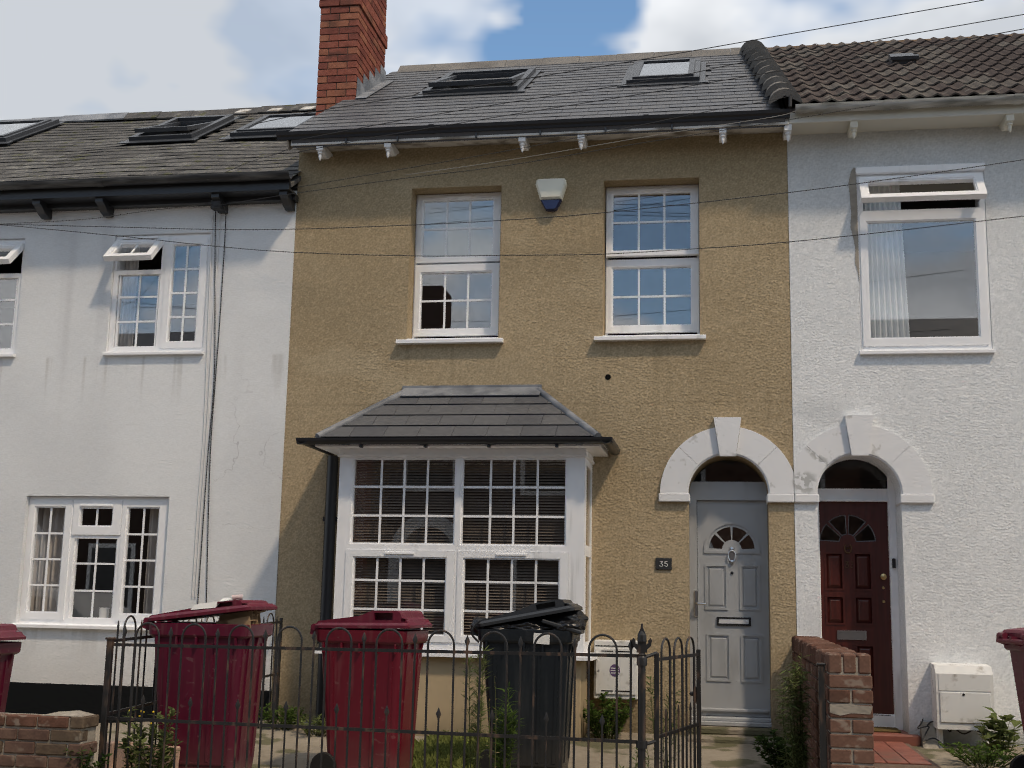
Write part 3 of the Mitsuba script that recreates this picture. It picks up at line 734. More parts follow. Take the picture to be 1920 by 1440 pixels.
# chimney
def chimney(house):
    x0, x1, y0, y1 = -4.325, -3.885, 1.25, 2.36
    ch = add('chimney', bx(x0 + 0.012, x1 - 0.012, y0 + 0.012, y1 - 0.012, 5.9, 8.55), 'mat_mortar_dark', house, label='tall red brick chimney beside the tan house')
    z, k = 6.46, 0
    while z < 8.5:
        o = 0.0
        if 7.72 < z < 7.86: o = 0.018
        elif z >= 7.86: o = -0.004
        X0, X1, Y0, Y1 = x0 - o, x1 + o, y0 - o, y1 + o
        def lay(a, b, n, off, face):
            L = (b - a)
            cuts = [a] + [a + L * t for t in off] + [b]
            for p, q in zip(cuts[:-1], cuts[1:]):
                j = rnd.uniform(-0.0025, 0.0025)
                g = 0.005
                if face == 'f': m = cbx(p + (g if p > a else 0), q - (g if q < b else 0), Y0 + j, Y0 + 0.10, z + 0.005, z + 0.076, 0.003)
                elif face == 'b': m = cbx(p + (g if p > a else 0), q - (g if q < b else 0), Y1 - 0.10, Y1 - j, z + 0.005, z + 0.076, 0.003)
                else: m = cbx(X1 - 0.10, X1 - j, p + g, q - g, z + 0.005, z + 0.076, 0.003)
                add('brick', m, rnd.choice([REDS[0], REDS[0], REDS[1], REDS[2]]), ch)
        lay(X0, X1, 2, (0.5,) if k % 2 == 0 else (0.25, 0.75), 'f')
        n = 4 if k % 2 == 0 else 5
        lay(Y0 + 0.10, Y1, n, [t / n for t in range(1, n)] if k % 2 == 0 else [(t - 0.5) / (n - 1) for t in range(1, n)], 's')
        z += 0.0815; k += 1
    for k in range(5):
        ya = y0 + 0.02 + k * 0.22
        za = RA.z0 + (ya - RA.y0) * 0.62
        zb = RA.z0 + (ya + 0.22 - RA.y0) * 0.62
        add('lead_flashing', hull([(x, y, z) for x in (x1 + 0.003, x1 + 0.009) for y, z in ((ya, za - 0.02), (ya + 0.23, zb - 0.02), (ya + 0.23, zb + 0.14), (ya + 0.02, zb + 0.14))]), 'mat_lead', ch)
    S = RA
    s0, s1 = (y0 + 0.38 - 0.02) / S.c, (y1 + 0.38) / S.c
    add('lead_soaker', S.box(x1 + 0.010, x1 + 0.13, s0, s1, 0.022, 0.028), 'mat_lead', ch)
chimney(tan)

# the bay
def bay(house):
    yf = -0.60
    b = add('bay_base', join([cbx(-3.27, -1.15, -0.585, -0.001, 0.05, 0.838, 0.008)]), 'mat_tan_smooth', house)
    add('sill', extx(Polygon([(0.0, 0.84), (-0.665, 0.84), (-0.665, 0.868), (-0.655, 0.874), (-0.60, 0.885), (0.0, 0.885)]), -3.435, -1.055), 'mat_upvc', b)
    w = thing_part = add('bay_window', join([
        ext(rect(-3.29, -1.13, 0.8855, 2.528).difference(unary_union([rect(-3.2, -2.236, 0.955, 1.722), rect(-2.212, -1.262, 0.955, 1.722), rect(-3.172, -2.246, 1.772, 2.520), rect(-2.198, -1.286, 1.772, 2.520)])), yf, yf + 0.07),
        cbx(-3.29, -3.22, yf + 0.0705, -0.002, 0.8855, 2.528, 0.003)]), 'mat_upvc', house, label='white bay window with small square panes and a dark blind')
    for i in ((-3.158, 1.786, -2.26, 2.506), (-2.184, 1.786, -1.30, 2.506)):
        fixed(w, i, yf, (0.27, 0.5, 0.73), (0.325, 0.672), 'mat_glass_bay')
    for o, i in (((-3.198, 0.957, -2.238, 1.720), (-3.122, 1.022, -2.316, 1.656)), ((-2.210, 0.957, -1.264, 1.720), (-2.152, 1.022, -1.345, 1.656))):
        light(w, o, i, yf - 0.012, (0.25, 0.505, 0.76), (0.315, 0.70), 'mat_glass_bay')
        xm = (i[0] + i[2]) / 2
        vent(w, xm - 0.13, xm + 0.13, 1.697, yf - 0.014)
    # right return: glazed
    m = extx(Polygon([(-0.529, 0.8855), (-0.002, 0.8855), (-0.002, 2.528), (-0.529, 2.528)]).difference(unary_union([sbox(-0.47, 1.79, -0.06, 2.47), sbox(-0.47, 0.98, -0.06, 1.70)])), -1.165, -1.13)
    r = add('side_frame', m, 'mat_upvc', w)
    for z0, z1 in ((1.79, 2.47), (0.98, 1.70)):
        add('pane', tm([[-1.138, -0.47, z0], [-1.138, -0.06, z0], [-1.138, -0.06, z1], [-1.138, -0.47, z1]], [[0, 1, 2], [0, 2, 3]]), 'mat_glass_bay', w)
    add('head_board', join([cbx(-3.31, -1.11, -0.62, -0.002, 2.5285, 2.555, 0.004), cbx(-3.30, -1.12, -0.605, -0.002, 2.556, 2.60, 0.004)]), 'mat_upvc', w)
    # roof over the bay
    S = Slope(-0.755, 2.672, 0.722)
    x0, x1 = -3.465, -1.0
    top = 0.755 / S.c
    xa, xb = -2.855, -1.627
    br = add('bay_roof', hull([(x0, -0.75, 2.66), (x1, -0.75, 2.66), (x0, -0.002, 2.66), (x1, -0.002, 2.66), (xa, -0.002, 3.21), (xb, -0.002, 3.21)]), 'mat_slate_dark', house)
    add('eave_board', join([cbx(x0 - 0.01, x1 + 0.01, -0.752, -0.73, 2.60, 2.664, 0.003), cbx(x1 - 0.012, x1 + 0.012, -0.7295, -0.002, 2.60, 2.664, 0.003), cbx(x0 - 0.01, x0 + 0.012, -0.7295, -0.002, 2.60, 2.664, 0.003), bx(x0 + 0.013, x1 - 0.013, -0.729, -0.002, 2.601, 2.612)]), 'mat_upvc', br)
    clip = Polygon([(x0 + 0.02, 0.0), (x1 - 0.02, 0.0), (xb - 0.02, top - 0.02), (xa + 0.02, top - 0.02)])
    slates(br, S, x0, x1, 0.0, top - 0.10, 0.205, 0.30, ['mat_slate', 'mat_slate', 'mat_slate_dark'], clip=clip, droop=0.014, jit=0.02, seed=4, tiltj=0.002)
    # right and left cheeks of the hip, slated too
    for sgn, xe, xt in ((1, x1, xb), (-1, x0, xa)):
        for r_ in range(4):
            t0, t1 = r_ / 4, min((r_ + 1.18) / 4, 1)
            for c_ in range(3 - r_ if r_ < 3 else 1):
                yy0 = -0.74 * (1 - t0) * (1 - c_ / 3.0); yy1 = -0.74 * (1 - t0) * (1 - (c_ + 1) / 3.0) if c_ < 2 else 0.0
                def pt(y, t, n): return (xe + (xt - xe) * t + sgn * n, max(min(y, -0.003), -0.75 * (1 - t)), 2.672 + 0.545 * t + n * 0.8)
                add('slate', hull([pt(y, t, n) for y in (yy0, yy1 - 0.003) for t, lo in ((t0, 0.016), (t1, 0.004)) for n in (lo, lo + 0.007)]), rnd.choice(['mat_slate', 'mat_slate_dark']), br)
    # lead
    def strip(p0, p1, w0, n=0.024):
        p0, p1 = np.array(p0, float), np.array(p1, float)
        return hull([p + q for p in (p0, p1) for q in (np.array([w0, 0, -0.045]), np.array([-w0, 0, -0.045 if False else -0.045]), np.array([0, 0, n]))] + [p + np.array([0, -0.055, -0.01]) for p in (p0, p1)])
    add('lead_hip', tube([(x0 + 0.01, -0.75, 2.685), (xa, -0.03, 3.205)], 0.034, 8), 'mat_lead', br, smooth=50)
    add('lead_hip', tube([(x1 - 0.01, -0.75, 2.685), (xb, -0.03, 3.205)], 0.034, 8), 'mat_lead', br, smooth=50)
    add('lead_apron', join([S.box(xa - 0.03, xb + 0.03, top - 0.17, top - 0.01, 0.024, 0.032), bx(xa - 0.05, xb + 0.03, -0.014, -0.003, 3.17, 3.262)]), 'mat_lead', br)
    # gutter round three sides
    g = half_round(x0 - 0.15, x1 + 0.12, -0.80, 2.665, 0.052, 'mat_black', br, joints=(x0 + 0.28, -2.50, -1.90, -1.16))
    for xs in (x0 - 0.10, x1 + 0.07):
        o = [(xs + 0.052 * math.cos(a), 2.663 + 0.052 * math.sin(a)) for a in np.linspace(math.pi, 2 * math.pi, 14)]
        i = [(xs + 0.046 * math.cos(a), 2.663 + 0.046 * math.sin(a)) for a in np.linspace(2 * math.pi, math.pi, 14)]
        add('side_gutter', ext(Polygon(o + i), -0.852, -0.004), 'mat_black', br, smooth=35)
    for x in (-3.05, -2.48, -1.93, -1.35):
        add('gutter_clip', bx(x - 0.012, x + 0.012, -0.80, -0.752, 2.588, 2.63), 'mat_black', br)
bay(tan)
add('downpipe', tube([(-3.525, -0.075, 2.60), (-3.525, -0.075, 0.16)], 0.052, 14), 'mat_black', tan, smooth=40)
add('downpipe_bracket', join([bx(-3.60, -3.45, -0.06, -0.001, 2.0, 2.04), bx(-3.60, -3.45, -0.06, -0.001, 0.9, 0.94)]), 'mat_black', tan)
bl = thing('venetian_blind', 'brown venetian blind with narrow slats behind the bay window', 'blind')
sl = []
for k in range(64):
    z = 0.93 + k * 0.0248
    for xa, xb in ((-3.17, -2.235), (-2.205, -1.285)):
        tilt = 0.009
        sl.append(hull([(x, y, zz + dz) for x in (xa, xb) for y, zz in ((-0.485, z - tilt), (-0.462, z + tilt)) for dz in (0, 0.0012)]))
add('slats', join(sl), 'mat_blind', bl, kind='stuff')
add('head_rail', bx(-3.17, -1.285, -0.49, -0.455, 2.512, 2.527), 'mat_blind', bl)
# ------------------------------------------------------------------ the white house on the left
lh = thing('terraced_house', 'white rendered terraced house at the left with a low mossy slate roof and black plinth', 'house')
LW = [(-5.895, -4.893, 3.618, 4.808), (-6.600, -5.135, 1.012, 2.222), (-8.10, -6.862, 3.618, 4.808), (-9.6, -8.4, 1.012, 2.222)]
add('wall', wall_with(LW, -10.6, XL - 0.0015, -0.3, 5.20, -0.008, 0.42), 'mat_white_fine', lh)
rooms(lh, -10.4, XL - 0.12, ((0.15, 2.6), (3.0, 5.1)))
def win_left_up(o, label, flip=False):
    x0, x1, z0, z1 = o
    if flip:
        win_left_far(o, label); return
    xm = x0 + (x1 - x0) * 0.525
    w = add('window', ext(rect(x0 + 0.003, x1 - 0.003, z0 + 0.003, z1 - 0.003).difference(unary_union([rect(x0 + 0.05, xm - 0.03, z0 + 0.06, z1 - 0.40), rect(x0 + 0.03, xm - 0.03, z1 - 0.355, z1 - 0.05), rect(xm + 0.03, x1 - 0.045, z0 + 0.05, z1 - 0.045)])), 0.022, 0.085), 'mat_upvc', lh, label=label)
    fixed(w, (x0 + 0.075, z0 + 0.07, xm - 0.055, z1 - 0.40), 0.022, (0.5,), (0.345, 0.69))
    light(w, (xm + 0.02, z0 + 0.045, x1 - 0.03, z1 - 0.04), (xm + 0.092, z0 + 0.112, x1 - 0.108, z1 - 0.115), 0.010, (0.5,), (0.25, 0.5, 0.75))
    T = rot([1, 0, 0], -46, (0, 0.0, z1 - 0.05))
    light(w, (x0 + 0.015, z1 - 0.385, xm - 0.02, z1 - 0.05), (x0 + 0.085, z1 - 0.32, xm - 0.09, z1 - 0.115), 0.0, (0.5,), (), T=T)
    vent(w, x0 + 0.07, xm - 0.08, z1 - 0.028, 0.018)
    sill(w, x0 - 0.012, x1 + 0.012, z0 - 0.030, z0 + 0.004, -0.055, 0.03)
    return w
win_left_up(LW[0], 'left house upstairs window nearest the drain cables, top light tilted open')
def win_left_far(o, label):
    x0, x1, z0, z1 = o
    xm = x0 + 0.68
    w = add('window', ext(rect(x0 + 0.003, x1 - 0.003, z0 + 0.003, z1 - 0.003).difference(unary_union([rect(xm + 0.03, x1 - 0.05, z0 + 0.06, z1 - 0.40), rect(xm + 0.03, x1 - 0.03, z1 - 0.355, z1 - 0.05), rect(x0 + 0.045, xm - 0.03, z0 + 0.05, z1 - 0.045)])), 0.022, 0.085), 'mat_upvc', lh, label=label)
    fixed(w, (xm + 0.055, z0 + 0.07, x1 - 0.075, z1 - 0.40), 0.022, (0.5,), (0.345, 0.69))
    light(w, (x0 + 0.03, z0 + 0.045, xm - 0.02, z1 - 0.04), (x0 + 0.108, z0 + 0.112, xm - 0.092, z1 - 0.115), 0.010, (0.5,), (0.25, 0.5, 0.75))
    T = rot([1, 0, 0], -46, (0, 0.0, z1 - 0.05))
    light(w, (xm + 0.02, z1 - 0.385, x1 - 0.015, z1 - 0.05), (xm + 0.09, z1 - 0.32, x1 - 0.085, z1 - 0.115), 0.0, (0.5,), (), T=T)
    sill(w, x0 - 0.012, x1 + 0.012, z0 - 0.030, z0 + 0.004, -0.055, 0.03)
win_left_up(LW[2], 'left house upstairs window at the left edge, top light tilted open', flip=True)
def win_left_ground(o, label):
    x0, x1, z0, z1 = o
    a, b = x0 + 0.475, x0 + 0.975
    w = add('window', ext(rect(x0 + 0.003, x1 - 0.003, z0 + 0.003, z1 - 0.003).difference(unary_union([rect(x0 + 0.04, a - 0.03, z0 + 0.05, z1 - 0.05), rect(a + 0.03, b - 0.03, z0 + 0.06, z1 - 0.40), rect(a + 0.03, b - 0.03, z1 - 0.34, z1 - 0.05), rect(b + 0.03, x1 - 0.04, z0 + 0.05, z1 - 0.05)])), 0.045, 0.11), 'mat_upvc', lh, label=label)
    light(w, (x0 + 0.025, z0 + 0.045, a - 0.015, z1 - 0.035), (x0 + 0.082, z0 + 0.118, a - 0.092, z1 - 0.108), 0.034, (0.5,), (0.25, 0.5, 0.75), 'mat_glass_mid')
    light(w, (b + 0.005, z0 + 0.045, x1 - 0.025, z1 - 0.035), (b + 0.06, z0 + 0.118, x1 - 0.12, z1 - 0.108), 0.034, (0.5,), (0.25, 0.5, 0.75), 'mat_glass_mid')
    fixed(w, (a + 0.045, z0 + 0.07, b - 0.045, z1 - 0.40), 0.045, (0.5,), (0.335, 0.68), 'mat_glass_mid')
    light(w, (a + 0.005, z1 - 0.365, b - 0.005, z1 - 0.035), (a + 0.075, z1 - 0.275, b - 0.10, z1 - 0.115), 0.030, (0.5,), (), 'mat_glass_mid')
    vent(w, a + 0.07, b - 0.10, z1 - 0.085, 0.030)
    sill(w, x0 - 0.03, x1 + 0.02, z0 - 0.032, z0 + 0.006, -0.065, 0.05)
win_left_ground(LW[1], 'left house ground floor window of three lights with curtains inside')
win_left_ground(LW[3], None)

def curtain(x0, x1, z0, z1, y, amp=0.022, folds=7, label='', m='mat_curtain', lean=0.0):
    n = folds * 8
    t = np.linspace(0, 1, n)
    rows = []
    for z, q in ((z1, 0.7), (z0 + 0.55 * (z1 - z0), 1.0), (z0, 1.2)):
        wv = np.sin(t * folds * 2 * math.pi + 0.8 * np.sin(5 * t)) * amp * q
        rows.append(np.stack([x0 + (x1 - x0) * t + lean * (z1 - z) * t, y + wv, np.full(n, z)], 1))
    v = np.vstack(rows); f = []
    for r_ in range(2):
        for j in range(n - 1):
            a, b, c, d = r_ * n + j, r_ * n + j + 1, (r_ + 1) * n + j + 1, (r_ + 1) * n + j
            f += [(a, d, c), (a, c, b)]
    solo('curtain', label, 'curtain', tm(v, f), m, smooth=True)
curtain(-6.62, -6.22, 0.95, 2.25, 0.20, 0.03, 6, 'beige curtain gathered at the left of the left house ground floor window')
curtain(-5.42, -5.10, 0.95, 2.25, 0.20, 0.03, 5, 'beige curtain gathered at the right of the left house ground floor window')
curtain(-5.90, -5.74, 3.55, 4.85, 0.24, 0.02, 4, 'pale curtain at the left of the left house upstairs window by the cables', 'mat_curtain')
solo('mug', 'white mug on the inside sill of the left house ground floor window', 'mug', moved(lathe([(0.0, 0.0), (0.042, 0.0), (0.047, 0.10), (0.042, 0.10), (0.04, 0.01), (0.0, 0.008)], 16), shift(-5.81, 0.19, 1.075)), 'mat_paper', smooth=40)
add('inner_sill', bx(-6.60, -5.135, 0.12, 0.42, 1.045, 1.073), 'mat_upvc', lh)

RB = Slope(-0.30, 5.235, 0.616)
SKY_B = [(-9.35, -8.45, 2.66, 3.98), (-6.70, -5.93, 2.30, 3.66), (-5.46, -4.60, 2.28, 3.46)]
def sag(x, s):
    q = np.array([[x * 0.9, s * 0.8, 2.0]])
    return float((meshkit.fbm(q, 3, 14)[0] - 0.5) * 0.07 - 0.02)
def sag_s(x, s): return sag(x, s)
lroof = add('roof', join([roof_slab(RB, -10.6, XL + 0.03, 4.30, SKY_B, -0.10, -0.06), hull([(x, y, z) for x in (-10.6, XL + 0.03) for y, z in ((3.36, 7.30), (3.36, 7.42), (7.2, 5.0), (7.2, 4.8))])]), 'mat_slate_old_dark', lh)
slates(lroof, RB, -9.9, XL + 0.03, 0.0, 4.30, 0.2, 0.27, ['mat_slate_old', 'mat_slate_old', 'mat_slate_old_dark', 'mat_slate_old_pale'], th=0.004, holes=[sbox(h[0], h[2], h[1], h[3]) for h in SKY_B], jit=0.10, droop=0.007, wob=sag_s, seed=8, tiltj=0.005)
skylight(lh, RB, *SKY_B[0], open_deg=0, up=0.07, label='skylight at the far left of the left roof', bright=True)
skylight(lh, RB, *SKY_B[1], open_deg=6, up=0.07, label='open skylight in the middle of the left roof')
skylight(lh, RB, *SKY_B[2], up=0.07, label='pale skylight on the left roof close to the chimney', bright=True)
x = -10.4
while x < -4.4:
    x1 = x + 0.46
    p = Polygon([(-0.15, -0.10), (-0.02, 0.035), (0.02, 0.035), (0.15, -0.10), (0.135, -0.115), (0.0, 0.015), (-0.135, -0.115)])
    zz = 7.512 + 0.012 * math.sin(x * 2.1)
    add('ridge_tile', extx(affinity.translate(p, 3.37, zz), x + 0.003, x1), 'mat_lead' if x < -7.9 else 'mat_slate_old_dark', lroof)
    x = x1
for x in (-5.93, -5.50, -5.07):
    add('white_clip', RB.box(x - 0.075, x + 0.075, 3.86, 4.10, 0.050, 0.060), 'mat_eave', lroof)
half_round(-10.6, XL + 0.05, -0.345, 5.262, 0.062, 'mat_black_worn', lh, joints=(-7.0, -5.9, -4.5))
def c_worn(p, n, uv): return mix((0.02, 0.021, 0.024), (0.10, 0.10, 0.098), smoothstep(0.4, 0.8, fbm(p.x * 3, p.y * 9, p.z * 22, 4)))
prin('mat_black_worn', proc(c_worn), 0.5, 0.4)
add('fascia', join([bx(-10.6, XL + 0.02, -0.285, -0.255, 5.12, 5.262), bx(-10.6, XL + 0.02, -0.254, -0.009, 5.12, 5.14), bx(-10.6, XL + 0.02, -0.11, -0.0085, 5.075, 5.1195)]), 'mat_black', lh)
for x in (-8.4, -6.63, -5.965, -4.765, -4.08):
    p = Polygon([(-0.25, 5.119), (-0.112, 5.119), (-0.112, 5.075), (-0.009, 5.075), (-0.009, 4.99), (-0.06, 4.985), (-0.13, 5.01), (-0.20, 5.06), (-0.25, 5.08)])
    add('bracket', extx(p, x - 0.04, x + 0.04), 'mat_black', lh)

# ------------------------------------------------------------------ the white house on the right
rh = thing('terraced_house', 'white roughcast terraced house at the right with brown wavy tiles and dark red door', 'house')
D37 = arch_poly(1.177, 0.349, 2.275, -0.3)
RW = (1.232, 2.330, 3.530, 5.215)
add('wall', wall_with([D37, RW, (2.515, 3.6, 1.0, 2.22), (3.6, 4.6, 3.53, 5.2)], XR + 0.0015, 6.5, -0.2, 5.62, -0.006, 0.42), 'mat_white_rough', rh)
rooms(rh, XR + 0.1, 6.4, ((0.2, 2.8), (3.1, 5.55)))
w = add('window', ext(rect(RW[0] + 0.003, RW[1] - 0.003, RW[2] + 0.003, RW[3] - 0.003).difference(unary_union([rect(1.30, 2.262, 3.63, 4.73), rect(1.285, 2.28, 4.815, 5.10)])), 0.0, 0.07), 'mat_upvc', rh, label='large upstairs window of the right house with its top light open')
light(w, (1.252, 3.575, 2.305, 4.785), (1.318, 3.652, 2.228, 4.703), -0.012, (), ())
T = rot([1, 0, 0], -38, (0, -0.02, 5.125))
light(w, (1.25, 4.795, 2.305, 5.128), (1.325, 4.862, 2.228, 5.058), -0.02, (), (), T=T)
add('head_trim', cbx(1.228, 2.334, -0.045, -0.001, 5.150, 5.212, 0.006), 'mat_upvc', w)
sill(w, 1.215, 2.345, 3.498, 3.534, -0.055, 0.02)
for x in (1.30, 2.27): add('stay', tube([(x, 0.0, 4.87), (x, -0.14, 4.86)], 0.007, 6), 'mat_chrome', w)
curtain(1.29, 1.62, 3.60, 5.20, 0.14, 0.020, 8, 'white curtain hanging at the left of the right house upstairs window', 'mat_net', lean=0.03)
w2 = add('window', ext(ring((2.518, 1.003, 3.597, 2.217), (2.60, 1.09, 3.52, 2.13)), 0.0, 0.07), 'mat_upvc', rh)
pane(w2, 2.60, 3.52, 1.09, 2.13, 0.035)
w3 = add('window', ext(ring((3.603, 3.533, 4.597, 5.197), (3.68, 3.62, 4.52, 5.12)), 0.0, 0.07), 'mat_upvc', rh)
pane(w3, 3.68, 4.52, 3.62, 5.12, 0.035)
edge = [(1.232, 5.215), (1.235, 4.15), (1.222, 4.25), (1.20, 4.33), (1.207, 4.45), (1.193, 4.56), (1.17, 4.66), (1.18, 4.80), (1.172, 4.95), (1.163, 5.08), (1.19, 5.19), (1.21, 5.22)]
add('cement_patch', ext(Polygon(edge), -0.012, -0.0065), 'mat_mortar', rh, label='bare cement patch beside the upstairs window')

def red_door(house):
    y = 0.415
    fr = arch_poly(1.177, 0.349, 2.275, 0.20).intersection(sbox(0, 0, 3, 2.36)).difference(sbox(0.868, 0.40, 1.462, 2.245))
    d = add('front_door', ext(fr, y - 0.03, y + 0.06), 'mat_upvc', house, label='dark red wooden front door with a leaded fan light')
    add('transom', ext(rect(0.83, 1.525, 2.2455, 2.262), y - 0.055, y - 0.0305), 'mat_upvc', d)
    add('fanlight', ext(arch_poly(1.177, 0.348, 2.275, 0).intersection(sbox(0, 2.361, 3, 3)), y + 0.02, y + 0.024), 'mat_glass_dim', d)
    add('frame_post', bx(1.462, 1.524, y - 0.06, y - 0.031, 0.28, 2.70), 'mat_upvc', d)
    c, zf = 1.112, 1.885
    fan = [Polygon([(c + 0.07 * math.cos(a), zf + 0.07 * math.sin(a)) for a in np.linspace(b1, b0, 8)] + [(c + 0.245 * math.cos(a), zf + 0.245 * math.sin(a)) for a in np.linspace(b0, b1, 12)])
           for b0, b1 in ((math.radians(q + 3), math.radians(q + 42)) for q in (0, 45, 90, 135))]
    panels = [(0.905, 1.075, 1.46, 1.80), (1.15, 1.32, 1.46, 1.80), (0.905, 1.075, 1.16, 1.42), (1.15, 1.32, 1.16, 1.42), (0.905, 1.075, 0.62, 1.0), (1.15, 1.32, 0.62, 1.0)]
    leaf = rect(0.869, 1.461, 0.415, 2.244)
    for p in fan: leaf = leaf.difference(p)
    for a, b, z0, z1 in panels: leaf = leaf.difference(rect(a, b, z0, z1))
    add('leaf', ext(leaf, y, y + 0.045), 'mat_mahogany', d)
    for p in fan:
        add('fan_pane', ext(p, y + 0.02, y + 0.024), 'mat_glass_dim', d)
        add('lead_came', ext(p.difference(p.buffer(-0.007)), y + 0.010, y + 0.0195), 'mat_lead', d)
    for a, b, z0, z1 in panels:
        add('panel', join([ext(ring((a, z0, b, z1), (a + .018, z0 + .018, b - .018, z1 - .018)), y - 0.006, y + 0.03), hull([(x, yy, z) for x, z, yy in [(a + q if i else b - q, z0 + q if j else z1 - q, y + e) for i in (0, 1) for j in (0, 1) for q, e in ((.018, .024), (.05, .006))]])]), 'mat_mahogany', d)
    add('letter_plate', join([ext(ring((1.0, 1.035, 1.25, 1.115), (1.02, 1.05, 1.23, 1.10)), y - 0.012, y), cbx(1.02, 1.23, y - 0.007, y, 1.05, 1.10, 0.003)]), 'mat_chrome', d)
    add('knob', moved(lathe([(0, 0), (0.012, 0.0), (0.012, 0.025), (0.027, 0.035), (0.027, 0.048), (0, 0.055)], 14), shift(1.405, y, 1.585) @ rot([1, 0, 0], 90)), 'mat_brass', d, smooth=40)
    for z in (1.49, 1.37): add('lock', moved(lathe([(0, 0), (0.013, 0.002), (0.011, 0.008), (0, 0.009)], 12), shift(1.405, y, z) @ rot([1, 0, 0], 90)), 'mat_brass', d, smooth=40)
    add('knocker', moved(join([tube([(0.03 * math.sin(a), -0.012, -0.04 * math.cos(a)) for a in np.linspace(-2.6, 2.6, 13)], 0.006, 6), lathe([(0, -0.01), (0.018, 0.0), (0, 0.015)], 10)]), shift(c, y, 1.83)), 'mat_brass_dull', d, smooth=40)
    t = meshkit.text_mesh('33', 0.055, 0.004)
    t.apply_transform(shift(1.075, y - 0.001, 1.66) @ rot([1, 0, 0], 90))
    add('door_number', t, 'mat_brass_dull', d, label='faint brass house number on the dark red door')
    add('kick_board', join([bx(0.868, 1.462, y - 0.012, y - 0.001, 0.30, 0.412)]), 'mat_upvc', d)
    add('kick_slot', bx(0.90, 1.43, y - 0.020, y - 0.0125, 0.345, 0.405), 'mat_black', d)
    add("step", join([cbx(0.80, 1.60, -0.12, 0.38, 0.10, 0.290, 0.012)]), 'mat_quarry', d)
    add('porch_side', bx(1.5265, 1.5285, 0.0, 0.42, 0.1, 2.27), 'mat_upvc', d)
red_door(rh)
add('door_mat', cbx(0.92, 1.47, 0.05, 0.36, 0.2905, 0.308, 0.006), 'mat_straw_mat', rh)
diffuse('mat_straw_mat', (0.13, 0.095, 0.045))
arch_surround(rh, 1.177, 0.349, 0.605, 2.275, 0.632, 1.86, 1.19, None)
add('bell_push', join([cbx(1.478, 1.508, 0.335, 0.354, 1.66, 1.745, 0.004)]), 'mat_black', rh)
half_round(XR + 0.055, 6.5, -0.385, 5.672, 0.060, 'mat_gutter_grey', rh, joints=(0.95, 1.47, 2.55, 3.4))
add('fascia', cbx(XR + 0.005, 6.5, -0.322, -0.30, 5.545, 5.672, 0.003), 'mat_fascia_r', rh)
add('soffit', bx(XR + 0.005, 6.5, -0.2995, -0.0075, 5.556, 5.575), 'mat_fascia_r', rh)
diffuse('mat_fascia_r', (0.60, 0.59, 0.53))
for x in (0.625, 1.195, 2.505, 3.2): eave_bracket(rh, x, 5.553, 'mat_cream' if x > 0.7 else 'mat_paint', y_wall=-0.008)
RC = Slope(-0.35, 5.685, 0.62)
rroof = add('roof', join([roof_slab(RC, 0.62, 6.5, 4.16, (), -0.14, -0.02), hull([(x, y, z) for x in (0.62, 6.5) for y, z in ((3.18, 7.74), (3.18, 7.86), (7.2, 5.4), (7.2, 5.2))])]), 'mat_pantile', rh)
def pantile(S, x, s, w=0.30, L=0.41):
    n = 13
    u = np.linspace(0, w, n)
    h = 0.030 * (0.5 + 0.5 * np.cos(u / w * 4 * math.pi)) ** 1.4
    R = []
    for ss, lift in ((s, 0.022), (s + L, 0.002)):
        R.append((ss, lift))
    v = []
    for ss, lift in R:
        v.append(S.at(x + u, ss, lift + h + 0.012)); v.append(S.at(x + u, ss, lift + h - 0.004))
    v = np.vstack(v); f = []
    for j in range(n - 1):
        a, b = j, j + 1
        f += [(a, b, 2 * n + b), (a, 2 * n + b, 2 * n + a)]
        f += [(a, n + a, n + b), (a, n + b, b)]
    return tm(v, f)
r2 = random.Random(5)
for row in range(12):
    for c_ in range(15):
        x = 0.70 + c_ * 0.30 - 0.012 * row
        add('roof_tile', pantile(RC, x + r2.uniform(-.004, .004), 0.0 + row * 0.345 + r2.uniform(-.006, .006)), r2.choice(['mat_pantile', 'mat_pantile', 'mat_pantile', 'mat_pantile_grey']) if row > 2 else r2.choice(['mat_pantile', 'mat_pantile_grey']), rroof)
rv = add('roof_vent', join([RC.box(1.79, 2.03, 2.14, 2.46, 0.03, 0.10), RC.box(1.77, 2.05, 2.12, 2.20, 0.08, 0.115)]), 'mat_frame_dark', rh)
x = 0.50
while x < 6.4:
    add('ridge_tile', extx(affinity.translate(Polygon([(-0.15, -0.10), (-0.06, 0.0), (0.0, 0.03), (0.06, 0.0), (0.15, -0.10), (0.13, -0.11), (0.0, 0.01), (-0.13, -0.11)]), 3.19, 7.882 + rnd.uniform(-.004, .004)), x + 0.003, x + 0.44), 'mat_ridge_brown', rroof)
    x += 0.443
diffuse('mat_ridge_brown', proc(tile((0.10, 0.07, 0.05), (0.20, 0.145, 0.10), 9.0)))

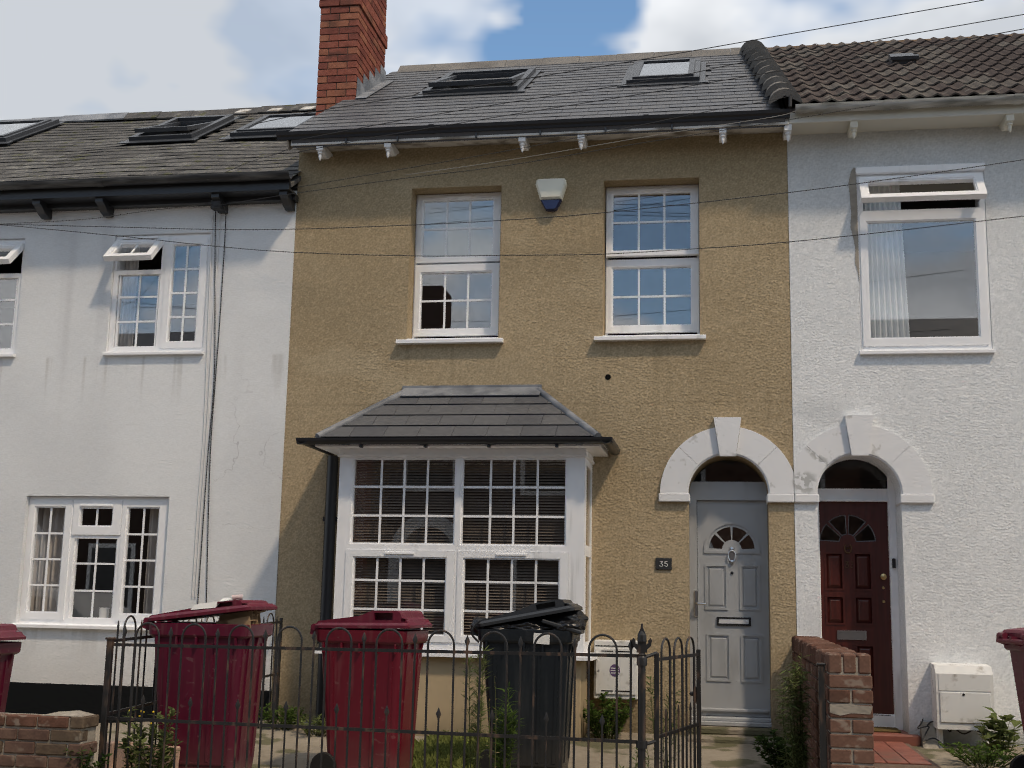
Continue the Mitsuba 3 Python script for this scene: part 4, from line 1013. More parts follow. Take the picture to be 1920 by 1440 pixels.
# ------------------------------------------------------------------ houses across the street, seen in the windows
for i, (xa, xb, m) in enumerate(((-16.5, -11.6, 'mat_brick_far'), (-11.6, -6.9, 'mat_brick_red_dark'), (-6.9, -2.1, 'mat_brick_far'), (-2.1, 2.8, 'mat_brick_brown'), (2.8, 7.6, 'mat_brick_far'), (7.6, 12.4, 'mat_brick_far'))):
    h = thing('brick_house', 'brick terraced house of the row behind the camera', 'house', 'brick houses across the street')
    xm = (xa + xb) / 2
    add('wall', bx(xa + 0.002, xb - 0.002, -21.0, -14.0, -0.15, 5.7), m, h)
    add('roof', hull([(x, y, z) for x in (xa - 0.001, xb - 0.003) for y, z in ((-13.75, 5.62), (-13.75, 5.72), (-17.5, 7.85), (-21.3, 5.7), (-21.3, 5.6))]), 'mat_slate_dark', h)
    if i == 2: xb = -4.9
    add('chimney', bx(xb - 0.35, xb + 0.34, -18.0, -16.9, 7.0, 8.85), 'mat_brick_far', h)
    for x, z0, z1 in ((xm - 1.2, 3.4, 5.0), (xm + 1.2, 3.4, 5.0), (xm + 1.1, 0.8, 2.4)):
        wn = add('window', bx(x - 0.55, x + 0.55, -14.0, -13.96, z0, z1), 'mat_upvc', h)
        add('pane', bx(x - 0.46, x + 0.46, -13.96, -13.95, z0 + 0.09, z1 - 0.09), 'mat_car_glass', wn)
    add('door_arch', ext(arch_poly(xm - 1.2, 0.75, 2.2, 0.0).difference(arch_poly(xm - 1.2, 0.5, 2.2, -0.1)), -14.0, -13.93), 'mat_paint', h)
    add('door', ext(arch_poly(xm - 1.2, 0.499, 2.2, 0.0), -14.0, -13.985), 'mat_black', h)
# ------------------------------------------------------------------ things on the walls
al = thing('alarm_box', 'cream and dark blue burglar alarm box between the upstairs windows of the tan house', 'alarm')
def shield(pts, y_wall, y_front, inset):
    c = np.mean(pts, 0)
    return hull([(x, y_wall, z) for x, z in pts] + [(x, y_front + 0.022, z) for x, z in pts] + [(c[0] + (x - c[0]) * inset, y_front, c[1] + (z - c[1]) * inset) for x, z in pts])
add('cover', shield([(-1.672, 5.188), (-1.655, 5.206), (-1.41, 5.206), (-1.393, 5.188), (-1.388, 5.15), (-1.432, 5.005), (-1.633, 5.005), (-1.677, 5.15)], -0.0, -0.085, 0.86), 'mat_alarm', al)
add('strobe', shield([(-1.632, 5.0035), (-1.433, 5.0035), (-1.478, 4.915), (-1.495, 4.905), (-1.570, 4.905), (-1.587, 4.915)], -0.0, -0.070, 0.86), 'mat_alarm_blue', al)
pq = solo('house_number_plaque', 'small dark slate plaque reading 35 left of the grey front door', 'house number', cbx(-0.566, -0.426, -0.016, -0.0005, 1.607, 1.708, 0.003), 'mat_plaque')
t = meshkit.text_mesh('35', 0.046, 0.003)
t.apply_transform(shift(-0.496 - (t.bounds[1][0] - t.bounds[0][0]) / 2 - t.bounds[0][0], -0.0165, 1.634) @ rot([1, 0, 0], 90))
add('number', t, 'mat_paper', pq)

mb = thing('meter_cabinet', 'white meter cabinet with a round purple sticker behind the iron fence, right of the bay', 'meter box')
add('case', cbx(-1.085, -0.708, -0.17, -0.002, 0.505, 0.995, 0.008), 'mat_meter', mb)
dk = add('door', cbx(-1.070, -0.723, -0.182, -0.171, 0.545, 0.93, 0.004), 'mat_meter', mb)
for a, b, z in ((-1.075, -0.715, 0.948), (-1.02, -0.92, 0.905), (-0.90, -0.77, 0.905), (-1.02, -0.92, 0.575), (-0.90, -0.77, 0.575)):
    add('louvre', bx(a, b, -0.185, -0.1825, z - 0.004, z + 0.004) if z < 0.94 else bx(a, b, -0.173, -0.1705, z - 0.004, z + 0.004), 'mat_dark_hole', mb)
add('lock', moved(lathe([(0, 0), (0.008, 0.0), (0.008, 0.004), (0, 0.005)], 12), shift(-1.045, -0.182, 0.74) @ rot([1, 0, 0], 90)), 'mat_chrome', mb)
st = [Polygon([(-0.905 + 0.045 * math.cos(a), 0.745 + 0.052 * math.sin(a)) for a in np.linspace(0, 2 * math.pi, 24)])]
for z in (0.725, 0.745, 0.765): st[0] = st[0].difference(rect(-0.94, -0.868, z - 0.005, z + 0.004))
add('sticker', ext(st[0], -0.1835, -0.1825), 'mat_purple', mb)
mr = thing('meter_cabinet', 'white sloping-topped gas meter box on the right house wall beside the dark bin', 'meter box')
add('case', hull([(x, y, z) for x in (1.71, 2.155) for y, z in ((-0.008, 0.36), (-0.26, 0.36), (-0.26, 0.80), (-0.20, 0.862), (-0.008, 0.875))]), 'mat_meter', mr)
add('door', cbx(1.735, 2.130, -0.272, -0.261, 0.415, 0.655, 0.005), 'mat_meter', mr)
add('lid_panel', cbx(1.730, 2.135, -0.266, -0.261, 0.665, 0.80, 0.003), 'mat_meter', mr)
add('lock', moved(lathe([(0, 0), (0.010, 0.0), (0.010, 0.004), (0, 0.005)], 12), shift(1.92, -0.272, 0.637) @ rot([1, 0, 0], 90)), 'mat_dark_hole', mr)
for x in (1.745, 2.10): add('pipe', tube([(x, -0.14, 0.36), (x, -0.14, 0.12)], 0.026, 12), 'mat_meter', mr, smooth=40)
r3 = random.Random(4)
for k in range(3):
    p0 = np.array([1.63 + 0.03 * k, -0.06, 0.42 - 0.05 * k]); P = [p0]
    for j in range(7): P.append(P[-1] + np.array([r3.uniform(-0.06, 0.10), r3.uniform(-0.05, 0.02), r3.uniform(-0.09, 0.05)]))
    P = [np.array([q[0], min(q[1], -0.03), max(q[2], 0.2)]) for q in P]
    solo('loose_wire', ('uppermost', 'middle', 'lowest')[k] + ' of the tangled black wires left of the gas meter box', 'wire', tube(catmull(P, 6), 0.006, 6), 'mat_cable', smooth=True, group='wires by the gas meter box')

# ------------------------------------------------------------------ wires
CABLES = [
 ('top overhead wire, crossing in front of the chimney and up to the top edge', [], 0.0062, 'mat_cable'),
 ('middle overhead wire, crossing the tan roof above the gutter', [], 0.0058, 'mat_cable'),
 ('lower overhead wire, crossing the tan roof down to its gutter', [], 0.0058, 'mat_cable'),
 ('dark wire along the tan house from the left eaves up to the gutter end', [(-3.94, -0.32, 5.119), (-2.83, -0.45, 5.218), (-1.83, -0.50, 5.336), (-0.82, -0.50, 5.493), (-0.11, -0.47, 5.627), (0.45, -0.46, 5.708), (0.64, -0.45, 5.748)], 0.0050, 'mat_cable'),
 ('pale wire under the eaves of the tan house', [(-2.87, -0.30, 5.21), (-1.84, -0.42, 5.275), (-0.47, -0.47, 5.438), (0.47, -0.46, 5.553), (0.68, -0.45, 5.602)], 0.0045, 'mat_cable_pale'),
 ('lowest wire under the eaves, from the black junction box to the right gutter', [(-4.79, -0.20, 5.009), (-4.31, -0.34, 5.01), (-3.85, -0.40, 5.041), (-2.82, -0.48, 5.114), (-1.83, -0.50, 5.194), (-0.75, -0.50, 5.339), (0.44, -0.48, 5.492), (1.36, -0.46, 5.623)], 0.0052, 'mat_cable'),
 ('upper of the two wires sagging across the upstairs windows', [], 0.0055, 'mat_cable'),
 ('lower of the two wires sagging across the upstairs windows', [], 0.0055, 'mat_cable'),
 ('wire rising along the left house to the black junction box', [(-6.55, -1.40, 4.48), (-6.31, -1.30, 4.533), (-5.78, -0.80, 4.718), (-5.30, -0.50, 4.882), (-4.80, -0.20, 5.031)], 0.0050, 'mat_cable'),
 ('short wire lying over the left roof edge', [(-4.79, -0.40, 5.20), (-4.56, 0.10, 5.56), (-4.35, 0.35, 5.74), (-4.15, 0.30, 5.811)], 0.0055, 'mat_cable'),
]
CABLES[0][1][:] = [(-4.21, -0.7, 5.618), (-3.56, -0.81, 5.668), (-2.56, -0.97, 5.709), (-1.5, -1.17, 5.727), (-0.47, -1.36, 5.762), (0.41, -1.54, 5.792), (1.99, -1.9, 5.827)]
CABLES[1][1][:] = [(-3.82, -0.6, 5.483), (-2.81, -0.78, 5.55), (-1.76, -0.98, 5.59), (-0.42, -1.26, 5.615), (0.12, -1.37, 5.654), (0.76, -1.52, 5.668), (2.27, -1.9, 5.694)]
CABLES[2][1][:] = [(-3.84, -0.55, 5.383), (-3.08, -0.68, 5.44), (-2.21, -0.83, 5.485), (-1.77, -0.92, 5.499), (-0.5, -1.17, 5.54), (0.31, -1.34, 5.568), (1.66, -1.64, 5.608), (2.29, -1.8, 5.626)]
CABLES[6][1][:] = [(-6.49, -1.5, 4.482), (-6.18, -1.5, 4.466), (-5.17, -1.51, 4.406), (-3.82, -1.53, 4.331), (-2.48, -1.54, 4.325), (-1.64, -1.55, 4.34), (-0.9, -1.56, 4.37), (0.39, -1.57, 4.468), (1.07, -1.58, 4.531), (2.0, -1.59, 4.635), (2.44, -1.6, 4.687)]
CABLES[7][1][:] = [(-6.56, -1.4, 4.515), (-6.24, -1.41, 4.49), (-4.99, -1.47, 4.322), (-4.19, -1.51, 4.206), (-3.47, -1.55, 4.12), (-2.41, -1.61, 4.042), (-1.61, -1.65, 4.014), (-0.91, -1.69, 3.991), (-0.19, -1.74, 3.999), (0.37, -1.77, 4.014), (1.04, -1.81, 4.052), (1.94, -1.87, 4.116), (2.34, -1.9, 4.146)]
for lab, P, r_, m in CABLES:
    solo('overhead_wire', lab, 'wire', tube(catmull(P, 6), r_ * 0.57, 6), m, smooth=True)
for lab, P, r_, m in (
    ('left black cable clipped down the wall of the left house', [(-4.85, -0.022, 5.02), (-4.82, -0.022, 4.454), (-4.757, -0.022, 3.4), (-4.772, -0.022, 2.479), (-4.78, -0.022, 1.10)], 0.0075, 'mat_cable'),
    ('right black cable running down the wall of the left house from the junction box', [(-4.78, -0.022, 5.046), (-4.74, -0.022, 4.963), (-4.735, -0.022, 3.922), (-4.742, -0.022, 3.374), (-4.745, -0.022, 2.53), (-4.69, -0.022, 1.10)], 0.0075, 'mat_cable'),
    ('left white painted cable on the left house wall', [(-4.88, -0.018, 4.978), (-4.86, -0.018, 4.135), (-4.83, -0.018, 2.885), (-4.84, -0.018, 2.078), (-4.84, -0.018, 1.289)], 0.009, 'mat_white_cable'),
    ('right white painted cable on the left house wall', [(-4.80, -0.018, 4.976), (-4.805, -0.018, 4.134), (-4.80, -0.018, 2.885), (-4.806, -0.018, 2.078), (-4.81, -0.018, 1.289)], 0.009, 'mat_white_cable')):
    solo('wall_cable', lab, 'wire', tube(catmull(P, 6), r_ * 0.6, 6), m, smooth=True)
diffuse('mat_white_cable', (0.70, 0.70, 0.70))
solo('junction_box', 'black cable junction box under the eaves of the left house', 'box', cbx(-4.83, -4.73, -0.20, -0.112, 4.985, 5.073, 0.006), 'mat_cable')
solo('gutter_post', 'short black aerial post at the right end of the tan house gutter', 'post', join([tube([(0.64, -0.42, 5.66), (0.645, -0.42, 5.80)], 0.016, 8), moved(lathe([(0, 0), (0.025, 0.0), (0.025, 0.02), (0, 0.025)], 10), shift(0.645, -0.42, 5.80))]), 'mat_cable')

# ------------------------------------------------------------------ ironwork
def bars_along(th, p0, p1, z_lo, z_hi, gap, pattern, start=0.0, r_=0.0068, z_bot=-0.02, lean=True, offset=0):
    """Upright bars from p0 to p1 (x, y): tall spears, hoops of two legs, and short spears inside the hoops."""
    p0, p1 = np.array(p0, float), np.array(p1, float)
    L = np.linalg.norm(p1 - p0); d = (p1 - p0) / L
    def at(t, z): return (p0[0] + d[0] * t, p0[1] + d[1] * t, z)
    def spear(t, z, w):
        nrm = np.array([-d[1], d[0]])
        pts = []
        for zz, a in ((z - 0.062, 0.007), (z - 0.038, 0.017), (z, 0.0015)):
            for q in ((a, 0), (-a, 0), (0, 0.4 * a + 0.002), (0, -0.4 * a - 0.002)):
                pts.append((p0[0] + d[0] * (t + q[0]) + nrm[0] * q[1], p0[1] + d[1] * (t + q[0]) + nrm[1] * q[1], zz))
        return hull(pts)
    t, k = start, offset
    while t < L - 0.02:
        kind = pattern[k % len(pattern)]
        j = rnd.uniform(-0.004, 0.004)
        if kind == 'S':
            add('spear_bar', join([tube([at(t + j * 2, z_bot), at(t, z_hi + 0.05)], r_, 8), spear(t, z_hi + 0.105, 0)]), 'mat_iron', th, smooth=40)
        elif kind == 'H' and t + 2 * gap < L + 0.03:
            rr = gap
            arc = [at(t + rr - rr * math.cos(a), z_hi + 0.040 + (rr + 0.004) * math.sin(a)) for a in np.linspace(0, math.pi, 13)]
            add('hoop_bar', tube([at(t + j, z_bot)] + [at(t, z_hi * 0.98)] + arc + [at(t + 2 * rr, z_hi * 0.98), at(t + 2 * rr + j, z_bot)], r_, 8), 'mat_iron', th, smooth=40)
        elif kind == 'D':
            add('short_bar', join([tube([at(t + j, z_bot), at(t + j, z_lo + 0.09)], r_ * 0.9, 8), spear(t + j, z_lo + 0.15, 0)]), 'mat_iron', th, smooth=40)
        t += gap; k += 1
def rail(th, p0, p1, z0, z1, h=0.0095, w=0.014):
    p0, p1 = np.array(p0, float), np.array(p1, float)
    d = (p1 - p0) / np.linalg.norm(p1 - p0); n = np.array([-d[1], d[0]]) * w / 2
    add('rail', hull([(p[0] + s * n[0], p[1] + s * n[1], z + q) for p, z in ((p0, z0), (p1, z1)) for s in (-1, 1) for q in (-h, h)]), 'mat_iron', th)

FL, FR = (-3.862, -3.45), (-0.452, -3.75)
fe = thing('iron_fence', 'black iron fence with hoops and spear heads in front of the three bins', 'fence')
rail(fe, FL, FR, 0.985, 1.013); rail(fe, FL, FR, 0.528, 0.537)
bars_along(fe, (-3.862, -3.45), (-0.47, -3.75), 0.53, 1.00, 0.0815, 'SHD_', start=0.10, offset=0)
add('corner_post', join([cbx(FL[0] - 0.018, FL[0] + 0.018, FL[1] - 0.018, FL[1] + 0.018, -0.05, 1.015, 0.003), cbx(FL[0] - 0.026, FL[0] + 0.026, FL[1] - 0.026, FL[1] + 0.026, 1.0155, 1.03, 0.003)]), 'mat_iron', fe)
gp = add('end_post', join([tube([(FR[0], FR[1], -0.05), (FR[0], FR[1], 1.0)], 0.022, 14), moved(lathe([(0.0, 0.955), (0.030, 0.96), (0.030, 1.0), (0.022, 1.012), (0.026, 1.02), (0.014, 1.03), (0.0, 1.035)], 14), shift(FR[0], FR[1], 0)), moved(lathe([(0.0, 0.50), (0.032, 0.505), (0.032, 0.545), (0.0, 0.55)], 14), shift(FR[0], FR[1], 0))]), 'mat_iron', fe, smooth=40)
fl = unary_union([Polygon([(-0.013, 0), (0.013, 0), (0.020, 0.055), (0.014, 0.10), (0, 0.14), (-0.014, 0.10), (-0.020, 0.055)]), Polygon([(0, 0.02), (0.022, 0.018), (0.042, 0.04), (0.047, 0.065), (0.040, 0.078), (0.030, 0.066), (0.030, 0.05), (0.016, 0.045), (0.0, 0.05)]), Polygon([(0, 0.02), (-0.022, 0.018), (-0.042, 0.04), (-0.047, 0.065), (-0.040, 0.078), (-0.030, 0.066), (-0.030, 0.05), (-0.016, 0.045), (0.0, 0.05)]), rect(-0.024, 0.024, 0.006, 0.022)])
add('finial', join([moved(ext(affinity.scale(fl, 1.22, 1.15, origin=(0, 0)), -0.014, 0.014), shift(FR[0], FR[1], 1.025)), moved(lathe([(0, 0.04), (0.027, 0.07), (0.025, 0.105), (0.01, 0.14), (0, 0.165)], 10), shift(FR[0], FR[1], 1.025)), moved(lathe([(0.0, -0.01), (0.006, -0.008), (0.006, 0.008), (0, 0.012)], 10), shift(FR[0], FR[1], 1.185))]), 'mat_iron', gp)
fr_ = thing('iron_fence', 'black iron fence running back to the house between the left house and the tan house', 'fence')
rail(fr_, (-3.875, -3.42), (-3.95, -0.05), 1.005, 1.085); rail(fr_, (-3.875, -3.42), (-3.95, -0.05), 0.548, 0.63)
bars_along(fr_, (-3.875, -3.42), (-3.95, -0.02), 0.57, 1.03, 0.0875, 'SH__', start=0.09)
add('end_post', tube([(-3.95, -0.06, 0.1), (-3.95, -0.06, 1.12)], 0.015, 10), 'mat_iron', fr_, smooth=40)

ga = thing('iron_gate', 'narrow black iron gate standing open in front of the grey front door', 'gate')
G0, G1 = np.array([-0.372, -3.68]), np.array([-0.148, -2.90])
rail(ga, G0, G1, 0.992, 0.998); rail(ga, G0, G1, 0.56, 0.572)
for p in (G0, G1): add('stile', cbx(p[0] - 0.014, p[0] + 0.014, p[1] - 0.014, p[1] + 0.014, 0.06, 1.03, 0.003), 'mat_iron', ga)
bars_along(ga, G0, G1, 0.565, 0.985, 0.079, 'HDXHDXHD', start=0.085, z_bot=0.12)
dgl = (G1 - G0) / np.linalg.norm(G1 - G0)
for t in (0.245, 0.48, 0.72):
    q = G0 + dgl * t
    add('bar', tube([(q[0], q[1], 0.12), (q[0], q[1], 1.0)], 0.008, 8), 'mat_iron', ga, smooth=40)
rail(ga, G0, G1, 0.12, 0.12)
add('latch', join([cbx(G1[0] - 0.03, G1[0] - 0.0145, G1[1] - 0.03, G1[1] + 0.03, 0.70, 0.80, 0.004), moved(lathe([(0, 0), (0.014, 0.005), (0.014, 0.02), (0, 0.03)], 10), shift(G1[0] - 0.03, G1[1], 0.755) @ rot([0, 1, 0], -90))]), 'mat_iron', ga)
add('hinge', tube([(FR[0], FR[1], 1.0), (-0.41, -3.72, 1.015), (G0[0], G0[1], 1.03)], 0.010, 8), 'mat_iron', ga)
add('hinge', tube([(FR[0], FR[1], 0.52), (G0[0], G0[1], 0.54)], 0.010, 8), 'mat_iron', ga)

# ------------------------------------------------------------------ brick garden walls
gw = thing('garden_wall', 'red brown brick garden wall with a square pier between the tan house and the right house', 'garden wall')
px0, px1, py0 = 0.582, 0.818, -3.76
add('mortar', join([bx(px0 + 0.008, px1 - 0.008, py0 + 0.008, py0 + 0.222, -0.1, 1.035), bx(px0 + 0.02, px0 + 0.16, py0 + 0.223, -0.02, -0.1, 1.02)]), 'mat_mortar', gw)
def bk(x0, x1, y0, y1, z0, z1, mats, par, c=0.005):
    j = lambda: rnd.uniform(-0.002, 0.002)
    m = cbx(x0 + j(), x1 + j(), y0 + j(), y1 + j(), z0, z1, c)
    add('brick', m, rnd.choice(mats), par)
H = 0.0800
z = 1.055
for k in range(3):   # headers on edge along the top
    bk(px0 + k * 0.0793, px0 + k * 0.0793 + 0.0725, py0, py0 + 0.225, z - 0.108, z, BROWNS[:1], gw, 0.009)
z -= 0.116
row = 0
while z > -0.05:
    lo, hi = z - H + 0.010, z
    if row % 2 == 0:
        bk(px0, px1 - 0.001, py0, py0 + 0.105, lo, hi, BROWNS, gw); bk(px0, px1 - 0.001, py0 + 0.115, py0 + 0.225, lo, hi, BROWNS, gw)
    else:
        bk(px0, px0 + 0.112, py0, py0 + 0.225, lo, hi, BROWNS, gw); bk(px0 + 0.123, px1 - 0.001, py0, py0 + 0.225, lo, hi, BROWNS, gw)
    z -= H; row += 1
y = py0 + 0.235; k = 0
while y < -0.15:     # coping bricks and the courses of the wall behind the pier
    y1 = min(y + 0.215, -0.03)
    bk(px0 - 0.004, px0 + 0.20, y, y1, 0.945, 1.045 + 0.012 * (k % 2) + 0.004 * k / 3, BROWNS, gw, 0.009)
    y = y1 + 0.011; k += 1
z = 0.935; row = 0
while z > 0.15:
    y = py0 + 0.235 - (0.11 if row % 2 else 0.0)
    while y < -0.15:
        y1 = min(y + 0.215, -0.03)
        if y1 - max(y, py0 + 0.235) > 0.05: bk(px0 + 0.006, px0 + 0.112, max(y, py0 + 0.235), y1, z - H + 0.010, z, BROWNS, gw)
        y = y1 + 0.010
    z -= H; row += 1
add('mortar_smear', ext(Polygon([(0.584, 0.735), (0.64, 0.72), (0.70, 0.735), (0.80, 0.732), (0.815, 0.775), (0.74, 0.777), (0.69, 0.785), (0.584, 0.778)]), py0 - 0.004, py0 + 0.002), 'mat_mortar', gw)
solo('iron_post', 'dark iron gate post against the brick pier', 'post', join([cbx(0.530, 0.566, -3.74, -3.70, 0.0, 0.985, 0.004), cbx(0.520, 0.571, -3.745, -3.695, 0.9855, 1.0, 0.004)]), 'mat_iron')

lw = thing('garden_wall', 'low brown brick garden wall at the bottom left corner, left of the iron fence', 'garden wall')
add('mortar', bx(-7.0, -3.88, -3.705, -3.52, -0.3, 0.545), 'mat_mortar', lw)
z, row = 0.555, 0
while z > 0.12:
    lo = z - 0.0805 + 0.011
    x = -3.875 - (0.0 if row % 2 else 0.09)
    bk(x + 0.011, -3.862, -3.72, -3.515, lo, z, OLDS, lw, 0.007) if not row % 2 else None
    while x > -5.6:
        bk(x - 0.203, x, -3.72, -3.62, lo, z + rnd.uniform(-0.004, 0.004), OLDS if row else ([REDS[2]] if x < -4.42 and x > -4.7 else [OLDS[0], BROWNS[1]]), lw, 0.007)
        x -= 0.2135
    z -= 0.0805; row += 1
add('mortar_cap', hull([(-4.16, -3.70, 0.556), (-3.885, -3.70, 0.556), (-4.16, -3.53, 0.556), (-3.885, -3.53, 0.556), (-4.06, -3.66, 0.578), (-3.90, -3.66, 0.572), (-3.98, -3.56, 0.58)]), 'mat_mortar', lw)
edg = thing('brick_edging', 'row of pale pink bricks standing on end behind the iron fence at the left', 'edging')
for k in range(6):
    x = -4.02 + k * 0.082
    add('brick', moved(cbx(x, x + 0.07, -3.12, -3.02, 0.02, 0.335 + rnd.uniform(-0.012, 0.008), 0.006), rot([0, 1, 0], rnd.uniform(-3, 3), (x, -3.1, 0.1))), 'mat_pale_brick', edg)

# ------------------------------------------------------------------ bins
def wheelie_bin(x, y, z, deg, label, body_m, lid_m, lid_deg, scale=(1.0, 1.0, 1.0), dome_h=1.0):
    """A two wheeled bin: its hinge at local -x, its front at +x. Standing at (x, y, z)."""
    b = thing('wheelie_bin', label, 'bin', 'burgundy wheelie bins' if body_m != 'mat_bin_black' else None)
    M = shift(x, y, z) @ rot([0, 0, 1], deg) @ np.diag([*scale, 1.0])
    def put(name, m, mt, par=b, **kw): return add(name, moved(m, M), mt, par, **kw)
    body = loft([rrect(0.255, 0.222, 0.05, 0.03, 0.02), rrect(0.265, 0.23, 0.05, 0.10, 0.02), rrect(0.30, 0.258, 0.05, 0.60, 0.005), rrect(0.322, 0.275, 0.045, 0.90, 0.0), rrect(0.322, 0.275, 0.045, 0.93, 0.0)])
    bd = put('body', body, body_m, smooth=35)
    ribs = []
    for sy in (-1, 1):
        for xx, w_ in ((-0.235, 0.012), (0.10, 0.010), (0.235, 0.012)):
            ribs.append(hull([(xx * s_ + 0.012 + dx, sy * (yy + dn), zz) for zz, yy, s_ in ((0.12, 0.2315, 0.90), (0.86, 0.2725, 1.0)) for dx in (-w_, w_) for dn in (-0.004, 0.007)]))
        ribs.append(hull([(xx, sy * (yy + dn), zz) for zz, yy in ((0.10, 0.231), (0.115, 0.232)) for xx in (-0.20, 0.24) for dn in (-0.004, 0.006)]))
    for yy in (-0.13, 0.13):
        ribs.append(hull([(xx + dn, yy + dy, zz) for zz, xx in ((0.12, 0.286), (0.86, 0.319)) for dy in (-0.012, 0.012) for dn in (-0.004, 0.008)]))
    put('rib', join(ribs), body_m, bd)
    arc = [(0.02 + 0.085 * math.cos(a), -0.2512 - 0.0, 0.50 + 0.085 * math.sin(a)) for a in np.linspace(0.1, math.pi - 0.1, 15)]
    put('emblem', tube(arc, 0.006, 6), body_m, bd, smooth=True)
    outer = [rrect(0.335, 0.288, 0.05, 0.90, 0.0), rrect(0.352, 0.300, 0.05, 0.915, 0.0), rrect(0.357, 0.303, 0.05, 0.985, 0.0), rrect(0.340, 0.288, 0.045, 0.990, 0.0), rrect(0.318, 0.268, 0.04, 0.985, 0.0), rrect(0.312, 0.262, 0.04, 0.935, 0.0)]
    rim = put('rim', loft(outer), body_m, smooth=35)
    fins = [bx(xx - 0.006, xx + 0.006, sy * 0.289 - 0.012, sy * 0.289 + 0.012, 0.84, 0.905) for sy in (-1, 1) for xx in np.linspace(-0.28, 0.28, 5)]
    fins += [hull([(0.318, yy - 0.006, 0.80), (0.318, yy + 0.006, 0.80), (0.345, yy - 0.006, 0.90), (0.345, yy + 0.006, 0.90), (0.30, yy - 0.006, 0.90), (0.30, yy + 0.006, 0.90)]) for yy in (-0.18, 0.0, 0.18)]
    put('rim_fin', join(fins), body_m, rim, kind='stuff')
    put('handle', join([tube([(-0.40, -0.20, 0.965), (-0.40, 0.20, 0.965)], 0.017, 10)] + [hull([(-0.34, yy - 0.02, 0.93), (-0.34, yy + 0.02, 0.93), (-0.34, yy - 0.02, 0.99), (-0.34, yy + 0.02, 0.99), (-0.415, yy - 0.02, 0.955), (-0.415, yy + 0.02, 0.955), (-0.41, yy - 0.02, 1.0), (-0.41, yy + 0.02, 1.0)]) for yy in (-0.22, 0.0, 0.22)]), lid_m, b, smooth=35)
    for yy in (-0.255, 0.255):
        wh = put('wheel', moved(lathe([(0.0, -0.022), (0.07, -0.022), (0.095, -0.020), (0.10, -0.012), (0.10, 0.012), (0.095, 0.020), (0.07, 0.022), (0.0, 0.022)], 22), shift(-0.255, yy, 0.10) @ rot([1, 0, 0], 90)), 'mat_rubber', b, smooth=40)
        put('hub', moved(lathe([(0.0, -0.026), (0.055, -0.026), (0.06, -0.0225), (0.0, -0.0224)], 16), shift(-0.255, yy, 0.10) @ rot([1, 0, 0], 90)), lid_m, wh)
    put('axle', tube([(-0.255, -0.25, 0.10), (-0.255, 0.25, 0.10)], 0.012, 8), 'mat_iron', b)
    # lid
    L = rot([0, 1, 0], -lid_deg, (-0.38, 0, 0.995))
    skirt = loft([rrect(0.370, 0.308, 0.05, 0.993, 0.012), rrect(0.372, 0.310, 0.05, 1.012, 0.012), rrect(0.355, 0.295, 0.05, 1.028, 0.012)])
    ld = put('lid', moved(skirt, L), lid_m, smooth=35)
    prof = Polygon([(-0.36, 1.02), (0.37, 1.02), (0.345, 1.05), (0.315, 1.062), (0.30, 1.095), (0.27, 1.107), (0.08, 1.107), (0.03, 1.088), (-0.02, 1.072), (-0.34, 1.040)])
    prof = affinity.scale(prof, 1.0, dome_h, origin=(0, 1.02))
    cut = prof.difference(affinity.scale(rect(0.10, 0.245, 1.045, 1.092), 1, dome_h, origin=(0.1, 1.02))).difference(affinity.scale(rect(0.308, 0.345, 1.035, 1.056), 1, dome_h, origin=(0.1, 1.02)))
    dome = join([ext(prof, -0.20, 0.20), ext(cut, -0.268, -0.2005), ext(cut, 0.2005, 0.268)])
    put('dome', moved(dome, L), lid_m, ld)
    hinge = join([tube([(-0.385, yy - 0.05, 1.0), (-0.385, yy + 0.05, 1.0)], 0.022, 10) for yy in (-0.2, 0.2)])
    put('hinge', hinge, lid_m, ld, smooth=40)
    return b, M, L, ld
gz0 = lambda x, y: float(ground_z(x, y)) - 0.004
b1, M1, L1, ld1 = wheelie_bin(-3.475, -2.74, 0.10, 2, 'burgundy wheelie bin behind the fence with its lid propped open by cardboard', 'mat_bin_red', 'mat_bin_red_lid', 7.0, (0.98, 1.0, 1.03), 0.55)
b2, M2, L2, ld2 = wheelie_bin(-2.435, -2.35, 0.060, -4, 'burgundy wheelie bin with its lid shut, in front of the left of the bay window', 'mat_bin_red2', 'mat_bin_red_lid', 1.0, (0.93, 0.95, 1.045))
b3, M3, L3, ld3 = wheelie_bin(-1.365, -2.0, 0.085, 0, 'black wheelie bin overflowing with rubbish in front of the bay window', 'mat_bin_black', 'mat_bin_black_lid', 10, (0.95, 0.97, 1.04), 0.75)
b4, M4, L4, ld4 = wheelie_bin(2.33, -1.95, 0.14, 10, 'dark burgundy wheelie bin at the right edge beside the white gas meter box', 'mat_bin_red', 'mat_bin_red_lid', 1.5)
b5, M5, L5, ld5 = wheelie_bin(-5.43, -2.70, -0.045, 4, 'burgundy wheelie bin at the left edge behind the low brick wall', 'mat_bin_red', 'mat_bin_red_lid', 1.0)
def on(Mx, Lx, m): return moved(m, Mx @ Lx)
